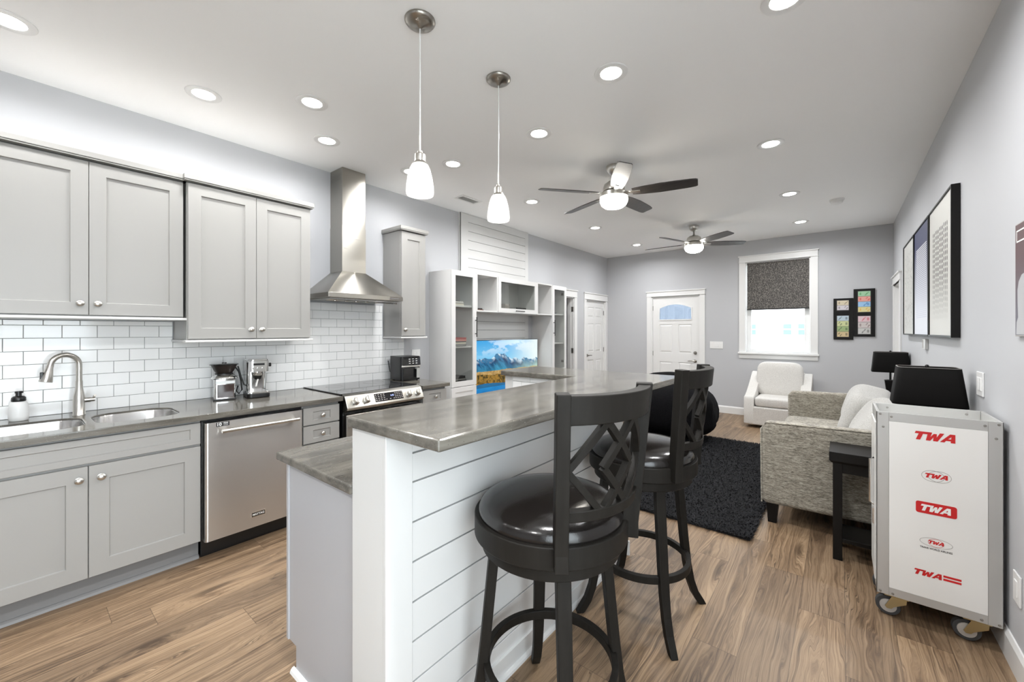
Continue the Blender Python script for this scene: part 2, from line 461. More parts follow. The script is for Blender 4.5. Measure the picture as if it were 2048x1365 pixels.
# hall behind the open doorway and the closet behind its door
hall = MB().box(-5.6, -5.5, 5.2, 7.85, 0, H).box(-5.5, -3.95, 5.1, 5.2, 0, H).box(-5.5, -3.95, 6.72, 6.80, 0, H)
struct(build('wall_hall', hall, 'wall_paint'))
def basebd(name, T, spans, h=.125):
    mb = MB(T)
    for a0, a1 in spans:
        mb.box(a0, a1, 0, .014, 0, h - .02)
        mb.prism([(a0, 0, h - .02), (a0, .014, h - .02), (a0, .006, h), (a0, 0, h)], (a1 - a0, 0, 0))
    return struct(build(name, mb, 'white_trim'))
basebd('baseboard_far', WF, [(-3.81, -2.965), (-1.895, XR)])
basebd('baseboard_right', WR, [(YN, 6.82), (7.77, YF)])
basebd('baseboard_left', WL, [(5.62, 5.62), (6.60, 6.85)])

def casing(root, T, a0, a1, top, head_h=.10, wd=.09, floor_z=0.0, ov=.015):
    mb = MB(T)
    mb.box(a0 - wd, a0, 0, .018, floor_z, top); mb.box(a1, a1 + wd, 0, .018, floor_z, top)
    build('casing', mb, 'white_trim', root, .002)
    hb = MB(T); hb.box(a0 - wd, a1 + wd, 0, .020, top, top + head_h); hb.box(a0 - wd - ov, a1 + wd + ov, 0, .034, top + head_h, top + head_h + .018)
    hb.box(a0 - wd - .006, a1 + wd + .006, 0, .026, top, top + .012)
    build('head_casing', hb, 'white_trim', root, .002)
def jamb(root, T, a0, a1, top, depth=.13):
    mb = MB(T).box(a0, a0 + .018, -depth, 0, 0, top).box(a1 - .018, a1, -depth, 0, 0, top).box(a0, a1, -depth, 0, top - .018, top)
    build('jamb', mb, 'white_trim', root)
def door_slab(root, T, a0, a1, c0, c1, b, panels, name='slab', arch=None):
    mb = MB(T); th = .010
    cuts_c = sorted({c0, c1, *[p[2] for p in panels], *[p[3] for p in panels]})
    if not arch: mb.box(a0, a1, b - .04, b - th, c0, c1)
    cols = sorted({a0, a1, *[p[0] for p in panels], *[p[1] for p in panels]})
    for p, q in zip(cols[:-1], cols[1:]):
        sp = sorted([(h[2], h[3]) for h in panels if h[0] <= p + 1e-6 and h[1] >= q - 1e-6]); z = c0
        for s0, s1 in sp:
            mb.box(p, q, b - th, b, z, s0); z = s1
        mb.box(p, q, b - th, b, z, c1)
    for (p0, p1, q0, q1) in panels:
        if arch and (p0, p1, q0, q1) == arch: continue
        g = .012; sl = .022
        L0 = [(p0 + g, b - th, q0 + g), (p1 - g, b - th, q0 + g), (p1 - g, b - th, q1 - g), (p0 + g, b - th, q1 - g)]
        k = g + sl
        L1 = [(p0 + k, b - .001, q0 + k), (p1 - k, b - .001, q0 + k), (p1 - k, b - .001, q1 - k), (p0 + k, b - .001, q1 - k)]
        mb.loft([L0, L1])
    return mb
def hinge(root, T, a, b, c):
    build('hinge', MB(T).box(a - .012, a + .012, b - .002, b + .004, c - .045, c + .045).cyl((a, b + .006, c - .045), .005, .09, 'z', 8), 'hinge_steel', root)
# front door with arched light
d1 = sroot('door_1', (-2.43, YF, 0))
casing(d1, WF, -2.868, -1.992, 2.092, .085)
jamb(d1, WF, -2.868, -1.992, 2.092)
da0, da1, db = -2.847, -2.013, -.02
AR = (-2.725, -2.135, 1.64, 1.96)
pan = [(-2.72, -2.48, 1.02, 1.555), (-2.37, -2.13, 1.02, 1.555), (-2.72, -2.48, .25, .845), (-2.37, -2.13, .25, .845)]
mb = door_slab(d1, WF, da0, da1, .01, 2.072, db, pan + [AR], arch=AR)
for h in ((da0, da1, .01, AR[2]), (da0, da1, AR[3], 2.072), (da0, AR[0], AR[2], AR[3]), (AR[1], da1, AR[2], AR[3])):
    mb.box(h[0], h[1], db - .04, db - .010, h[2], h[3])
# spandrels above the arch
def archz(x): return 1.865 + .078 * (1 - ((x - (-2.43)) / .295) ** 2)
N = 14
poly = [(AR[0], db - .04, AR[3]), (AR[1], db - .04, AR[3])] + [(AR[1] + (AR[0] - AR[1]) * i / N, db - .04, archz(AR[1] + (AR[0] - AR[1]) * i / N)) for i in range(N + 1)]
mb.prism([poly[1], poly[0]] + poly[:1:-1], (0, .04, 0))
sl = build('slab', mb, 'white_trim', d1)
gl = [(AR[0], db - .022, AR[2]), (AR[1], db - .022, AR[2])] + [(AR[1] + (AR[0] - AR[1]) * i / N, db - .022, archz(AR[1] + (AR[0] - AR[1]) * i / N)) for i in range(N + 1)]
build('arched_glass', MB(WF).prism(gl, (0, .006, 0)), 'frosted_glass', d1, label='frosted arched glass light')
pts = [(p[0], db + .004, p[2]) for p in gl]
build('glass_frame', MB(WF).sweep(pts, [(-.012, -.006), (.012, -.006), (.012, .006), (-.012, .006)], up=(0, 1, 0), closed=True), 'plastic_white', d1)
for c in (1.87, 1.0, .25): hinge(d1, WF, da0 - .006, db + .004, c)
build('deadbolt', MB(WF).lathe([(.030, 0), (.030, .010), (.022, .018), (.018, .028), (.006, .030)], (-2.072, db, 1.03), 20, 'y'), 'nickel_dark', d1, smooth=40)
lv = MB(WF).lathe([(.030, 0), (.030, .008), (.014, .012), (.012, .045)], (-2.072, db, .88), 20, 'y'); lv.tube([(-2.072, db + .045, .88), (-2.13, db + .047, .884), (-2.19, db + .043, .878)], .009, 8)
build('door_lever', lv, 'nickel_dark', d1, smooth=40)
# closet door
d2 = sroot('door_2', (XL, 7.36, 0))
casing(d2, WL, 6.95, 7.765, 2.04, .115, .082)
jamb(d2, WL, 6.95, 7.765, 2.04)
def six(a0, a1):
    mid = (a0 + a1) / 2; P = []
    for p0, p1 in ((a0 + .115, mid - .05), (mid + .05, a1 - .115)):
        P += [(p0, p1, 1.70, 1.90), (p0, p1, 1.02, 1.58), (p0, p1, .22, .86)]
    return P
mb = door_slab(d2, WL, 6.97, 7.745, .01, 2.02, -.03, six(6.97, 7.745)); build('slab', mb, 'white_trim', d2)
for c in (1.80, 1.05, .25): hinge(d2, WL, 7.748, -.026, c)
lv = MB(WL).lathe([(.030, 0), (.030, .008), (.014, .012), (.012, .045)], (7.045, -.03, .955), 20, 'x'); lv.v = []
lv = MB(); 
for seg in ([(.030, 0), (.030, .008), (.014, .012), (.012, .045)],): lv.lathe(seg, (XL - .03, 7.045, .955), 20, 'x')
lv.tube([(XL + .015, 7.045, .955), (XL + .017, 7.10, .958), (XL + .013, 7.16, .953)], .009, 8)
build('door_lever', lv, 'nickel_dark', d2, smooth=40)
# open doorway beside the media wall
d3 = sroot('door_3', (XL, 6.1, 0))
casing(d3, WL, 5.70, 6.50, 2.045, .115, .09)
jamb(d3, WL, 5.70, 6.50, 2.045)
build('door_stop', MB(WL).box(6.468, 6.482, -.09, -.05, 0, 2.027).box(5.718, 5.732, -.09, -.05, 0, 2.027), 'white_trim', d3)
for c in (1.83, 1.07, .25):
    build('hinge', MB(WL).box(6.479, 6.4815, -.045, -.004, c - .045, c + .045).cyl((6.474, .002, c - .045), .006, .09, 'z', 8), 'hinge_steel', d3)
# doorway in the picture wall
d4 = sroot('door_4', (XR, 7.3, 0))
casing(d4, WR, 6.93, 7.66, 2.06, .10, .09)
jamb(d4, WR, 6.93, 7.66, 2.06)
mb = door_slab(d4, WR, 6.95, 7.64, .01, 2.04, -.08, six(6.95, 7.64)); build('slab', mb, 'white_trim', d4)

# window with half-drawn roller blind
w1 = sroot('window_1', (-.82, YF, 1.08))
casing(w1, WF, -1.264, -.374, 2.589, .095, .095, 1.045, .012)
build('sill', MB(WF).box(-1.372, -.266, -.06, .05, 1.045, 1.075), 'white_trim', w1, .003)
build('apron', MB(WF).box(-1.359, -.279, 0, .016, .970, 1.045), 'white_trim', w1, .002)
build('jamb', MB(WF).box(-1.264, -1.250, -.12, 0, 1.075, 2.589).box(-.388, -.374, -.12, 0, 1.075, 2.589).box(-1.264, -.374, -.12, 0, 2.575, 2.589), 'white_trim', w1)
sash = MB(WF).box(-1.25, -1.185, -.10, -.065, 1.078, 1.86).box(-.453, -.388, -.10, -.065, 1.078, 1.86).box(-1.185, -.453, -.10, -.065, 1.078, 1.135).box(-1.185, -.453, -.10, -.065, 1.80, 1.86)
build('lower_sash', sash, 'plastic_white', w1, .003)
sash = MB(WF).box(-1.25, -1.185, -.135, -.10, 1.80, 2.575).box(-.453, -.388, -.135, -.10, 1.80, 2.575).box(-1.185, -.453, -.135, -.10, 2.52, 2.575).box(-1.185, -.453, -.135, -.10, 1.80, 1.86)
build('upper_sash', sash, 'plastic_white', w1, .003)
build('glass', MB(WF).box(-1.185, -.453, -.085, -.081, 1.135, 1.80).box(-1.185, -.453, -.12, -.116, 1.86, 2.52), 'pane_glass', w1)
bl = thing('roller_blind', 'dark charcoal tweed roller blind half lowered over the window', 'blind', (-.82, YF - .005, 2.56))
build('blind_fabric', MB(WF).box(-1.238, -.390, .004, .0055, 1.80, 2.555), 'blind_fabric', bl)
build('roller', MB(WF).cyl((-1.238, -.012, 2.556), .016, .848, 'x', 14) if False else MB().cyl((-1.238, YF - .004, 2.560), .015, .848, 'x', 14), 'blind_fabric', bl, smooth=40)
build('hem_bar', MB(WF).box(-1.240, -.388, .000, .010, 1.782, 1.802), 'plastic_black', bl, .002)
build('bracket', MB(WF).box(-1.250, -1.238, -.02, .012, 2.54, 2.578), 'plastic_white', bl)
build('bracket', MB(WF).box(-.390, -.386, -.02, .012, 2.54, 2.578), 'plastic_white', bl)

# outside: the house over the road, seen through the panes
nh = thing('neighbor_house', 'pale house across the street seen through the window glass', 'house', (-3.5, 24, -1.0))
mat('exterior_white', (.85, .85, .84), .7); mat('exterior_glass', (.11, .16, .175), 1.0, spec=0); mat('exterior_ground', (.72, .72, .70), .9)
build('house_wall', MB().box(-14, 9, 24, 28, -1, 7), 'exterior_white', nh)
for x0, x1 in ((-3.75, -3.40), (-2.22, -1.90), (-1.62, -1.28), (-5.6, -5.1)):
    wdn = build('house_window', MB().box(x0, x1, 23.94, 23.99, 1.24, 1.76), 'exterior_glass', nh)
    build('window_bar', MB().box(x0, x1, 23.92, 23.94, 1.48, 1.53), 'exterior_white', wdn)
struct(build('ground_outside', MB().box(-30, 30, YF + .2, 60, -1.1, -1.0), 'exterior_ground'))

# wide window added for fill light in the picture wall, outside the camera view
w2 = sroot('added_fill_window', (XR, -.35, .25))
fb = MB(WR).box(-1.45, -1.39, -.11, -.05, .25, 2.45).box(.69, .75, -.11, -.05, .25, 2.45).box(-1.39, .69, -.11, -.05, .25, .31).box(-1.39, .69, -.11, -.05, 2.39, 2.45).box(-.385, -.315, -.11, -.05, .31, 2.39)
build('sash', fb, 'plastic_white', w2, .003)
build('casing', MB(WR).box(-1.54, -1.45, 0, .018, .16, 2.55).box(.75, .84, 0, .018, .16, 2.55).box(-1.45, .75, 0, .018, .16, .25).box(-1.45, .75, 0, .018, 2.45, 2.55), 'white_trim', w2, .002)
build('glass', MB(WR).box(-1.39, -.385, -.083, -.079, .31, 2.39).box(-.315, .69, -.083, -.079, .31, 2.39), 'pane_glass', w2)
l = bpy.data.lights.new('window_portal', 'AREA'); l.shape = 'RECTANGLE'; l.size = 2.2; l.size_y = 2.15; l.cycles.is_portal = True
ob = bpy.data.objects.new('window_portal', l); C.objects.link(ob); ob.location = (XR + .16, -.35, 1.35); ob.rotation_euler = (PI / 2, 0, PI / 2)
struct(build('ground_yard', MB().box(XR + .2, 40, -30, YF + .2, -.55, -.45), 'exterior_ground'))
# ================================================================== kitchen run on the left wall
def knob(parent, x, y, z):
    mb = MB().lathe([(.008, 0), (.006, .006), (.006, .012), (.015, .016), (.017, .021), (.015, .026), (.009, .029), (.002, .030)], (x, y, z), 18, 'x')
    return build('knob', mb, 'nickel', parent, smooth=50)
def oval_knob(parent, x, y, z):
    mb = MB().lathe([(.016, 0), (.016, .003), (.007, .006), (.007, .014), (.016, .018), (.018, .022), (.014, .027), (.004, .029)], (x, y, z), 20, 'x', sx=1.0, sy=.95)
    return build('knob', mb, 'nickel', parent, smooth=50)
def wall_cab(name, label, y0, y1, zb, zt, xf, doors, knobs, group=None):
    t = thing(name, label, 'cabinet', (XL, (y0 + y1) / 2, zb), group=group)
    build('carcass', MB().box(XL + .002, xf - .024, y0, y1, zb - .005, zt + .01), 'cabinet_grey', t, .0015)
    cr = MB(); e = .022
    cr.box(XL + .002, xf + e - .004, y0 - e + .004, y1 + e - .004, zt + .012, zt + .022)
    cr.box(XL + .002, xf + e, y0 - e, y1 + e, zt + .022, zt + .055)
    build('crown', cr, 'cabinet_grey', t, .002)
    build('light_rail', MB().box(XL + .012, xf + .012, y0 - .014, y1 + .014, zb - .022, zb - .006), 'cabinet_white', t, .003)
    for (a, b), (ky) in zip(doors, knobs):
        d = build('door', MB(WL).panel(a, b, zb + .002, zt, xf - .022 - XL, xf - XL, .072, .009, .004), 'cabinet_grey', t)
        oval_knob(d, xf, ky, zb + .068)
    return t
wall_cab('wall_cabinet', 'grey shaker wall cabinet above the sink and faucet', -.17, .736, 1.527, 2.437, -3.46, [(-.166, .287), (.2895, .733)], (.252, .325))
wall_cab('wall_cabinet', 'grey shaker wall cabinet hanging lower, above the coffee grinder', .748, 1.566, 1.377, 2.437, -3.426, [(.752, 1.163), (1.1655, 1.563)], (1.128, 1.20))
wall_cab('wall_cabinet', 'narrow single door grey wall cabinet above the air fryer', 2.505, 2.815, 1.379, 2.455, -3.483, [(2.508, 2.812)], (2.548,))
# base units
XC = -3.10
def toe(parent, y0, y1):
    mb = MB().box(XL + .05, XC - .065, y0, y1, 0, .115)
    mb.prism([(XC - .065, y0, 0), (XC - .043, y0, 0), (XC - .047, y0, .012), (XC - .058, y0, .020), (XC - .065, y0, .020)], (0, y1 - y0, 0))
    build('toe_kick', mb, 'toe_kick', parent)
def front_edges(): pass
t = thing('base_cabinet', 'grey shaker sink base cabinet with two doors and false drawer front', 'cabinet', (XL, .25, 0))
car = MB().box(XL + .05, XC - .024, -.235, -.215, .115, .875).box(XL + .05, XC - .024, .725, .745, .115, .875).box(XL + .05, XC - .024, -.215, .725, .115, .14).box(XL + .05, XL + .06, -.215, .725, .14, .6).box(XC - .044, XC - .024, -.215, .725, .14, .875)
build('carcass', car, 'cabinet_grey', t)
toe(t, -.235, .745)
for a, b, ky in ((-.232, .255, .222), (.258, .742, .305)):
    d = build('door', MB(WL).panel(a, b, .122, .715, XC - .022 - XL, XC - XL, .078, .009, .004), 'cabinet_grey', t); oval_knob(d, XC, ky, .650)
build('false_front', MB(WL).panel(-.232, .742, .730, .862, XC - .022 - XL, XC - XL, .05, .008, .004, .034), 'cabinet_grey', t)
t = thing('base_cabinet', 'grey shaker base cabinet beside the sink cabinet at the picture edge', 'cabinet', (XL, -.55, 0))
build('carcass', MB().box(XL + .05, XC - .024, -.90, -.238, .115, .875), 'cabinet_grey', t); toe(t, -.90, -.238)
d = build('door', MB(WL).panel(-.898, -.24, .122, .862, XC - .022 - XL, XC - XL, .078, .009), 'cabinet_grey', t); oval_knob(d, XC, -.28, .78)
def drawers(label, y0, y1):
    t = thing('drawer_cabinet', label, 'cabinet', (XL, (y0 + y1) / 2, 0))
    build('carcass', MB().box(XL + .05, XC - .024, y0, y1, .115, .875), 'cabinet_grey', t, .0015); toe(t, y0, y1)
    z = .855
    for h in (.130, .130, .225, .235):
        d = build('drawer', MB(WL).panel(y0 + .002, y1 - .002, z - h, z, XC - .022 - XL, XC - XL, .072 if y1 - y0 < .3 else .075, .008, .004, .034), 'cabinet_grey', t)
        knob(d, XC, (y0 + y1) / 2, z - h / 2); z -= h + .009
    return t
drawers('narrow grey drawer cabinet between dishwasher and range', 1.362, 1.645)
drawers('narrow grey drawer cabinet under the air fryer', 2.470, 2.772)
# dishwasher
t = thing('dishwasher', 'stainless steel dishwasher with towel bar handle between grey cabinets', 'dishwasher', (XL, 1.05, 0))
build('tub', MB().box(XL + .06, XC - .03, .752, 1.356, .02, .868), 'plastic_black', t)
build('kick_plate', MB().box(XL + .3, XC - .05, .752, 1.356, 0, .10), 'plastic_black', t)
xd = -3.072; n = 8; L = []
sec = [(XC - .03, .758)]
for i in range(n + 1):
    a = PI / 2 * i / n; sec.append((xd - .018 + .018 * math.sin(a), .776 - .018 * math.cos(a)))
for i in range(n + 1):
    a = PI / 2 * i / n; sec.append((xd - .018 + .018 * math.cos(a), 1.332 + .018 * math.sin(a)))
sec.append((XC - .03, 1.350))
dr = build('door', MB().prism([(x, y, .112) for x, y in sec], (0, 0, .743)), 'steel_vertical', t, smooth=35)
hb = MB().tube([(xd + .045, .835, .800), (xd + .045, 1.305, .800)], .0115, 12)
for y in (.862, 1.278): hb.box(xd, xd + .045, y - .012, y + .012, .792, .808)
build('handle', hb, 'nickel', dr, smooth=45)
TD = lambda y0, z0: (lambda a, b, c: (xd + b, y0 + a, z0 + c))
st = MB(TD(.852, .838)).box(-.036, .036, 0, .0006, -.013, .013)
s = build('sticker', st, 'dark_print', dr, label='black warranty sticker')
tx = text_mb('10', .028, TD(.831, .838), depth=.0011, bold=.0006); tx.v += []
o1 = build('sticker_print', tx, 'white_print', s)
tx = text_mb('YEAR', .011, TD(.867, .843), depth=.0011, bold=.0004); build('sticker_print', tx, 'white_print', s)
tx = text_mb('LIMITED', .007, TD(.867, .832), depth=.0011); build('sticker_print', tx, 'white_print', s)
bd = MB(TD(1.055, .196)).box(-.040, .040, 0, .003, -.013, .013); b = build('badge', bd, 'plastic_black', dr, .001)
rim = MB(TD(1.055, .196)).box(-.042, .042, 0, .002, .013, .0155).box(-.042, .042, 0, .002, -.0155, -.013).box(-.042, -.040, 0, .002, -.013, .013).box(.040, .042, 0, .002, -.013, .013)
build('badge_rim', rim, 'chrome', b)
build('badge_lettering', text_mb('MAYTAG', .0185, TD(1.055, .196), depth=.0036, bold=.0005, sx=.95), 'white_print', b)
E1 = MB(TD(1.332, .190)).lathe([(.012, 0), (.012, .002)], (0, 0, 0), 12, 'y')
# range
t = thing('range', 'stainless slide in electric range with black glass cooktop', 'stove', (XL, 2.06, 0))
y0, y1 = 1.678, 2.438
build('body', MB().box(XL + .03, -3.115, y0, y1, .06, .905), 'gloss_black', t)
build('kick_plate', MB().box(XL + .05, -3.16, y0 + .01, y1 - .01, 0, .06), 'plastic_black', t)
ck = build('cooktop', MB().box(XL + .014, -3.125, y0 - .008, y1 + .008, .9145, .924), 'gloss_black', t, .002)
rg = MB()
for cx_, cy_, r in ((-3.30, 1.86, .10), (-3.30, 2.26, .085), (-3.60, 1.86, .075), (-3.60, 2.26, .10)):
    rg.ring((cx_, cy_, 0), r - .002, r, .9242, .9245, 40)
build('burner_mark', rg, 'nickel_dark', ck)
pp = [(-3.125, y0, .922), (-3.085, y0, .908), (-3.040, y0, .815), (-3.045, y0, .800), (-3.10, y0, .775), (-3.13, y0, .775)]
cp = build('control_panel', MB().prism(pp, (0, y1 - y0, 0)), 'steel_brushed', t, .003)
dirn = Vector((.093, 0, .045)).normalized()
def TP(y, s, out=0.0):     # on the sloping control face: s from top (0) to bottom (1)
    x = -3.085 + .045 * s; z = .908 - .093 * s
    return lambda a, b, c: (x + dirn.x * (b + out) - dirn.z * c, y + a, z + dirn.z * (b + out) + dirn.x * c)
for y in (1.762, 1.862, 2.282, 2.380):
    k = MB(TP(y, .5)); prof = [(.031, .0), (.031, .006), (.026, .010), (.024, .034), (.020, .038), (.002, .038)]
    loops = [[(r * math.cos(2 * PI * i / 24), h, r * math.sin(2 * PI * i / 24)) for i in range(24)] for r, h in prof]
    k.loft(loops); kk = build('knob', k, 'nickel', cp, smooth=40)
    build('knob_grip', MB(TP(y, .5)).box(-.006, .006, .036, .046, -.024, .024), 'nickel', kk, .002)
ds = build('display', MB(TP(2.075, .48)).box(-.140, .140, 0, .002, -.036, .036), 'gloss_black', cp)
build('clock_digits', text_mb('1:15', .020, TP(2.105, .42), depth=.0026), 'display_blue', ds)
dots = MB(TP(2.075, .48))
for a in list(np.linspace(-.128, -.05, 4)) + list(np.linspace(.065, .128, 4)):
    for c in (-.022, -.006, .010, .025): dots.box(a - .007, a + .007, .002, .0024, c - .0025, c + .0025)
for a in np.linspace(-.03, .045, 3): dots.box(a - .007, a + .007, .002, .0024, -.0245, -.0195)
build('touch_marks', dots, 'grey_print', ds)
od = build('oven_door', MB().box(-3.13, -3.062, y0 + .004, y1 - .004, .235, .757), 'steel_brushed', t, .004)
vs_ = MB()
for k in range(5):
    a = y0 + .10 + k * .115; vs_.box(-3.118, -3.1, a, a + .09, .7572, .7578)
build('vent_slots', vs_, 'plastic_black', od)
build('oven_window', MB().box(-3.063, -3.060, y0 + .12, y1 - .12, .34, .60), 'gloss_black', od)
hb = MB().tube([(-3.005, y0 + .05, .700), (-3.005, y1 - .05, .700)], .013, 12)
for y in (y0 + .07, y1 - .07): hb.box(-3.065, -3.005, y - .012, y + .012, .690, .710)
build('handle', hb, 'nickel', od, smooth=45)
build('storage_drawer', MB().box(-3.13, -3.066, y0 + .004, y1 - .004, .065, .225), 'steel_brushed', t, .004)
# worktops with the sink cut-outs
def slab(name, label, outer, holes, z1, th, group=None, bev=.006):
    bm = bmesh.new(); edges = []
    for loop in [outer] + holes:
        vs = [bm.verts.new((x, y, z1 - th)) for x, y in loop]
        edges += [bm.edges.new((vs[i], vs[(i + 1) % len(vs)])) for i in range(len(vs))]
    bmesh.ops.triangle_fill(bm, edges=edges, use_beauty=True)
    fs = [f for f in bm.faces]
    r = bmesh.ops.extrude_face_region(bm, geom=fs); bmesh.ops.translate(bm, vec=(0, 0, th), verts=[g for g in r['geom'] if isinstance(g, bmesh.types.BMVert)])
    bmesh.ops.recalc_face_normals(bm, faces=bm.faces)
    bmesh.ops.dissolve_limit(bm, angle_limit=.01, verts=bm.verts, edges=bm.edges, delimit={'NORMAL'})
    me = bpy.data.meshes.new(name); cx_ = sum(p[0] for p in outer) / len(outer); cy_ = sum(p[1] for p in outer) / len(outer)
    bmesh.ops.translate(bm, vec=(-cx_, -cy_, -z1), verts=bm.verts)
    bm.to_mesh(me); bm.free(); me.materials.append(MATS['worktop_stone'])
    o = bpy.data.objects.new(name, me); C.objects.link(o); o.location = (cx_, cy_, z1)
    if bev:
        b = o.modifiers.new('edge', 'BEVEL'); b.width = bev; b.segments = 3; b.limit_method = 'ANGLE'; b.angle_limit = math.radians(50)
    return tag(o, label, 'worktop', group)
def rrect(x0, x1, y0, y1, r, n=8):
    P = []
    for cx_, cy_, a0 in ((x1 - r, y1 - r, 0), (x0 + r, y1 - r, 90), (x0 + r, y0 + r, 180), (x1 - r, y0 + r, 270)):
        for i in range(n + 1):
            a = math.radians(a0 + 90 * i / n); P.append((cx_ + r * math.cos(a), cy_ + r * math.sin(a)))
    return P
XT = -3.072
B1 = rrect(-3.585, -3.205, -.155, .262, .11); B2 = rrect(-3.60, -3.205, .302, .680, .115)
slab('worktop', 'grey stone worktop around the double sink and dishwasher', [(XL + .002, -.92), (XT, -.92), (XT, 1.662), (XL + .002, 1.662)], [B1, B2], .914, .036)
slab('worktop', 'short grey stone worktop carrying the air fryer', [(XL + .002, 2.452), (XT, 2.452), (XT, 2.795), (XL + .002, 2.795)], [], .914, .036)
t = thing('sink', 'stainless double bowl undermount sink below the gooseneck faucet', 'sink', (-3.40, .26, .70))
for B, nm in ((B1, 'bowl'), (B2, 'bowl')):
    cx_ = sum(p[0] for p in B) / len(B); cy_ = sum(p[1] for p in B) / len(B)
    S = lambda k, z: [(cx_ + (x - cx_) * k, cy_ + (y - cy_) * k, z) for x, y in B]
    mb = MB(); mb.loft([S(.985, .903), S(.997, .904), S(.985, .895), S(.965, .76), S(.93, .715), S(.86, .697), S(.2, .692)], False)
    mb.add(S(.2, .692), [tuple(range(len(B)))])
    b = build(nm, mb, 'sink_steel', t, smooth=50)
    md = b.modifiers.new('wall', 'SOLIDIFY'); md.thickness = .0015; md.offset = -1
    build('drain', MB().lathe([(.045, .693), (.045, .696), (.03, .694), (.005, .694)], (cx_, cy_, 0), 24), 'chrome', b, smooth=40)
# faucet
t = thing('faucet', 'brushed nickel gooseneck pull down faucet behind the sink', 'faucet', (-3.668, .264, .914))
bx, by = -3.668, .264
build('body', MB().lathe([(.030, .9142), (.030, .918), (.0275, .921), (.0275, 1.005), (.0265, 1.03), (.020, 1.062), (.0165, 1.085), (.0165, 1.125)], (bx, by, 0), 28), 'nickel', t, smooth=50)
dv = Vector((.06, -.165)).normalized(); R = .064
pts = [(bx, by, 1.12), (bx, by, 1.17), (bx, by, 1.225)]
for i in range(1, 15):
    a = PI * i / 14 * .97; q = R * (1 - math.cos(a)); pts.append((bx + dv.x * q, by + dv.y * q, 1.225 + R * math.sin(a)))
upv = (-dv.y, dv.x, 0)
build('spout', MB().tube(pts, .0145, 16, up=upv), 'nickel', t, smooth=60)
e = Vector(pts[-1]); dr_ = (Vector(pts[-1]) - Vector(pts[-2])).normalized()
hd = MB().tube([tuple(e), tuple(e + dr_ * .02), tuple(e + dr_ * .045), tuple(e + dr_ * .095), tuple(e + dr_ * .10)], .0155, 16, scales=[1, 1.05, 1.35, 1.85, 1.75], up=upv)
h = build('spray_head', hd, 'nickel', t, smooth=50)
q = e + dr_ * .06 + Vector((dv.x, dv.y, 0)) * .024
build('spray_button', MB().cbox((q.x, q.y, q.z), (.014, .014, .042)), 'plastic_black', h, .003)
hl = MB().tube([(bx, by + .015, 1.003), (bx, by + .050, 1.003), (bx, by + .051, 1.003), (bx, by + .068, 1.003)], .015, 16, scales=[1, 1, .85, .85]); hl.tube([(bx, by + .062, 1.003), (bx + .01, by + .064, 1.022), (bx + .03, by + .066, 1.030)], .006, 10)
build('lever', hl, 'nickel', t, smooth=50)
# soap bottle
t = thing('soap_dispenser', 'white soap dispenser with black pump beside the sink', 'soap bottle', (-3.70, .026, .914))
build('bottle', MB().lathe([(.034, .9142), (.038, .918), (.040, .94), (.0395, .985), (.036, 1.012), (.029, 1.024), (.026, 1.026)], (-3.70, .026, 0), 32), 'plastic_white', t, smooth=50)
c = MB().lathe([(.027, 1.0265), (.029, 1.030), (.028, 1.048), (.021, 1.056), (.0125, 1.058), (.0115, 1.072), (.015, 1.073), (.015, 1.085), (.004, 1.086)], (-3.70, .026, 0), 28)
c.tube([(-3.70, .026, 1.079), (-3.69, .042, 1.079)], .005, 8)
build('pump', c, 'plastic_black', t, smooth=45)
# backsplash: real bevelled tiles over a grout bed
TW, THh = .1555, .0793
mb = MB(); mb.m = 0; X0 = XL + .001
def zone(y): return 1.50 if y < .742 else (1.35 if y < 1.575 else (1.700 if y < 2.49 else 1.352))
for a, b in ((-.92, .742), (.742, 1.575), (1.575, 2.49), (2.49, 2.766)):
    mb.box(X0, X0 + .004, a, b, .9142, zone((a + b) / 2), 0)
row = 0; z = .9155
while z < 1.70:
    off = (TW / 2 if row % 2 else 0) + .0458 - 7 * TW
    y = off
    while y < 2.766:
        a, b = max(y, -.92), min(y + TW - .003, 2.766)
        for q0, q1 in zip([a] + [k for k in (.742, 1.575, 2.49) if a < k < b], [k for k in (.742, 1.575, 2.49) if a < k < b] + [b]):
            zt = zone((q0 + q1) / 2)
            if q1 - q0 > .004 and z < zt - .01: mb.box(X0 + .003, X0 + .0095, q0, q1, z, min(z + THh - .003, zt), 1)
        y += TW
    z += THh; row += 1
o = build('backsplash', mb, ['grout', 'tile_white'], None, .0012)
tag(o, 'white subway tile backsplash behind the kitchen worktop', 'backsplash')
def outlet(name, label, T, w_, h_, inner, cat='outlet', group=None):
    c0 = Vector(T(0, 0, 0)); t = thing(name, label, cat, c0, group=group)
    build('plate', MB(T).box(-w_ / 2, w_ / 2, .0005, .007, -h_ / 2, h_ / 2), 'plastic_white', t, .002)
    for a in inner: build('rocker' if 'switch' in name else 'socket', MB(T).box(a - .017, a + .017, .006, .0105, -.034, .034), 'plastic_white', t, .0025)
    return t
TLc = lambda y, z, x=XL: (lambda a, b, c: (x + b, y + a, z + c))
TFc = lambda x, z: (lambda a, b, c: (x + a, YF - b, z + c))
TRc = lambda y, z: (lambda a, b, c: (XR - b, y + a, z + c))
outlet('wall_outlet', 'white outlet plate on the tiles behind the coffee grinder', TLc(1.163, 1.165, XL + .0105), .072, .115, (0,))
outlet('wall_outlet', 'white double outlet plate on the wall above the air fryer', TLc(2.935, 1.155), .118, .13, (-.023, .023))
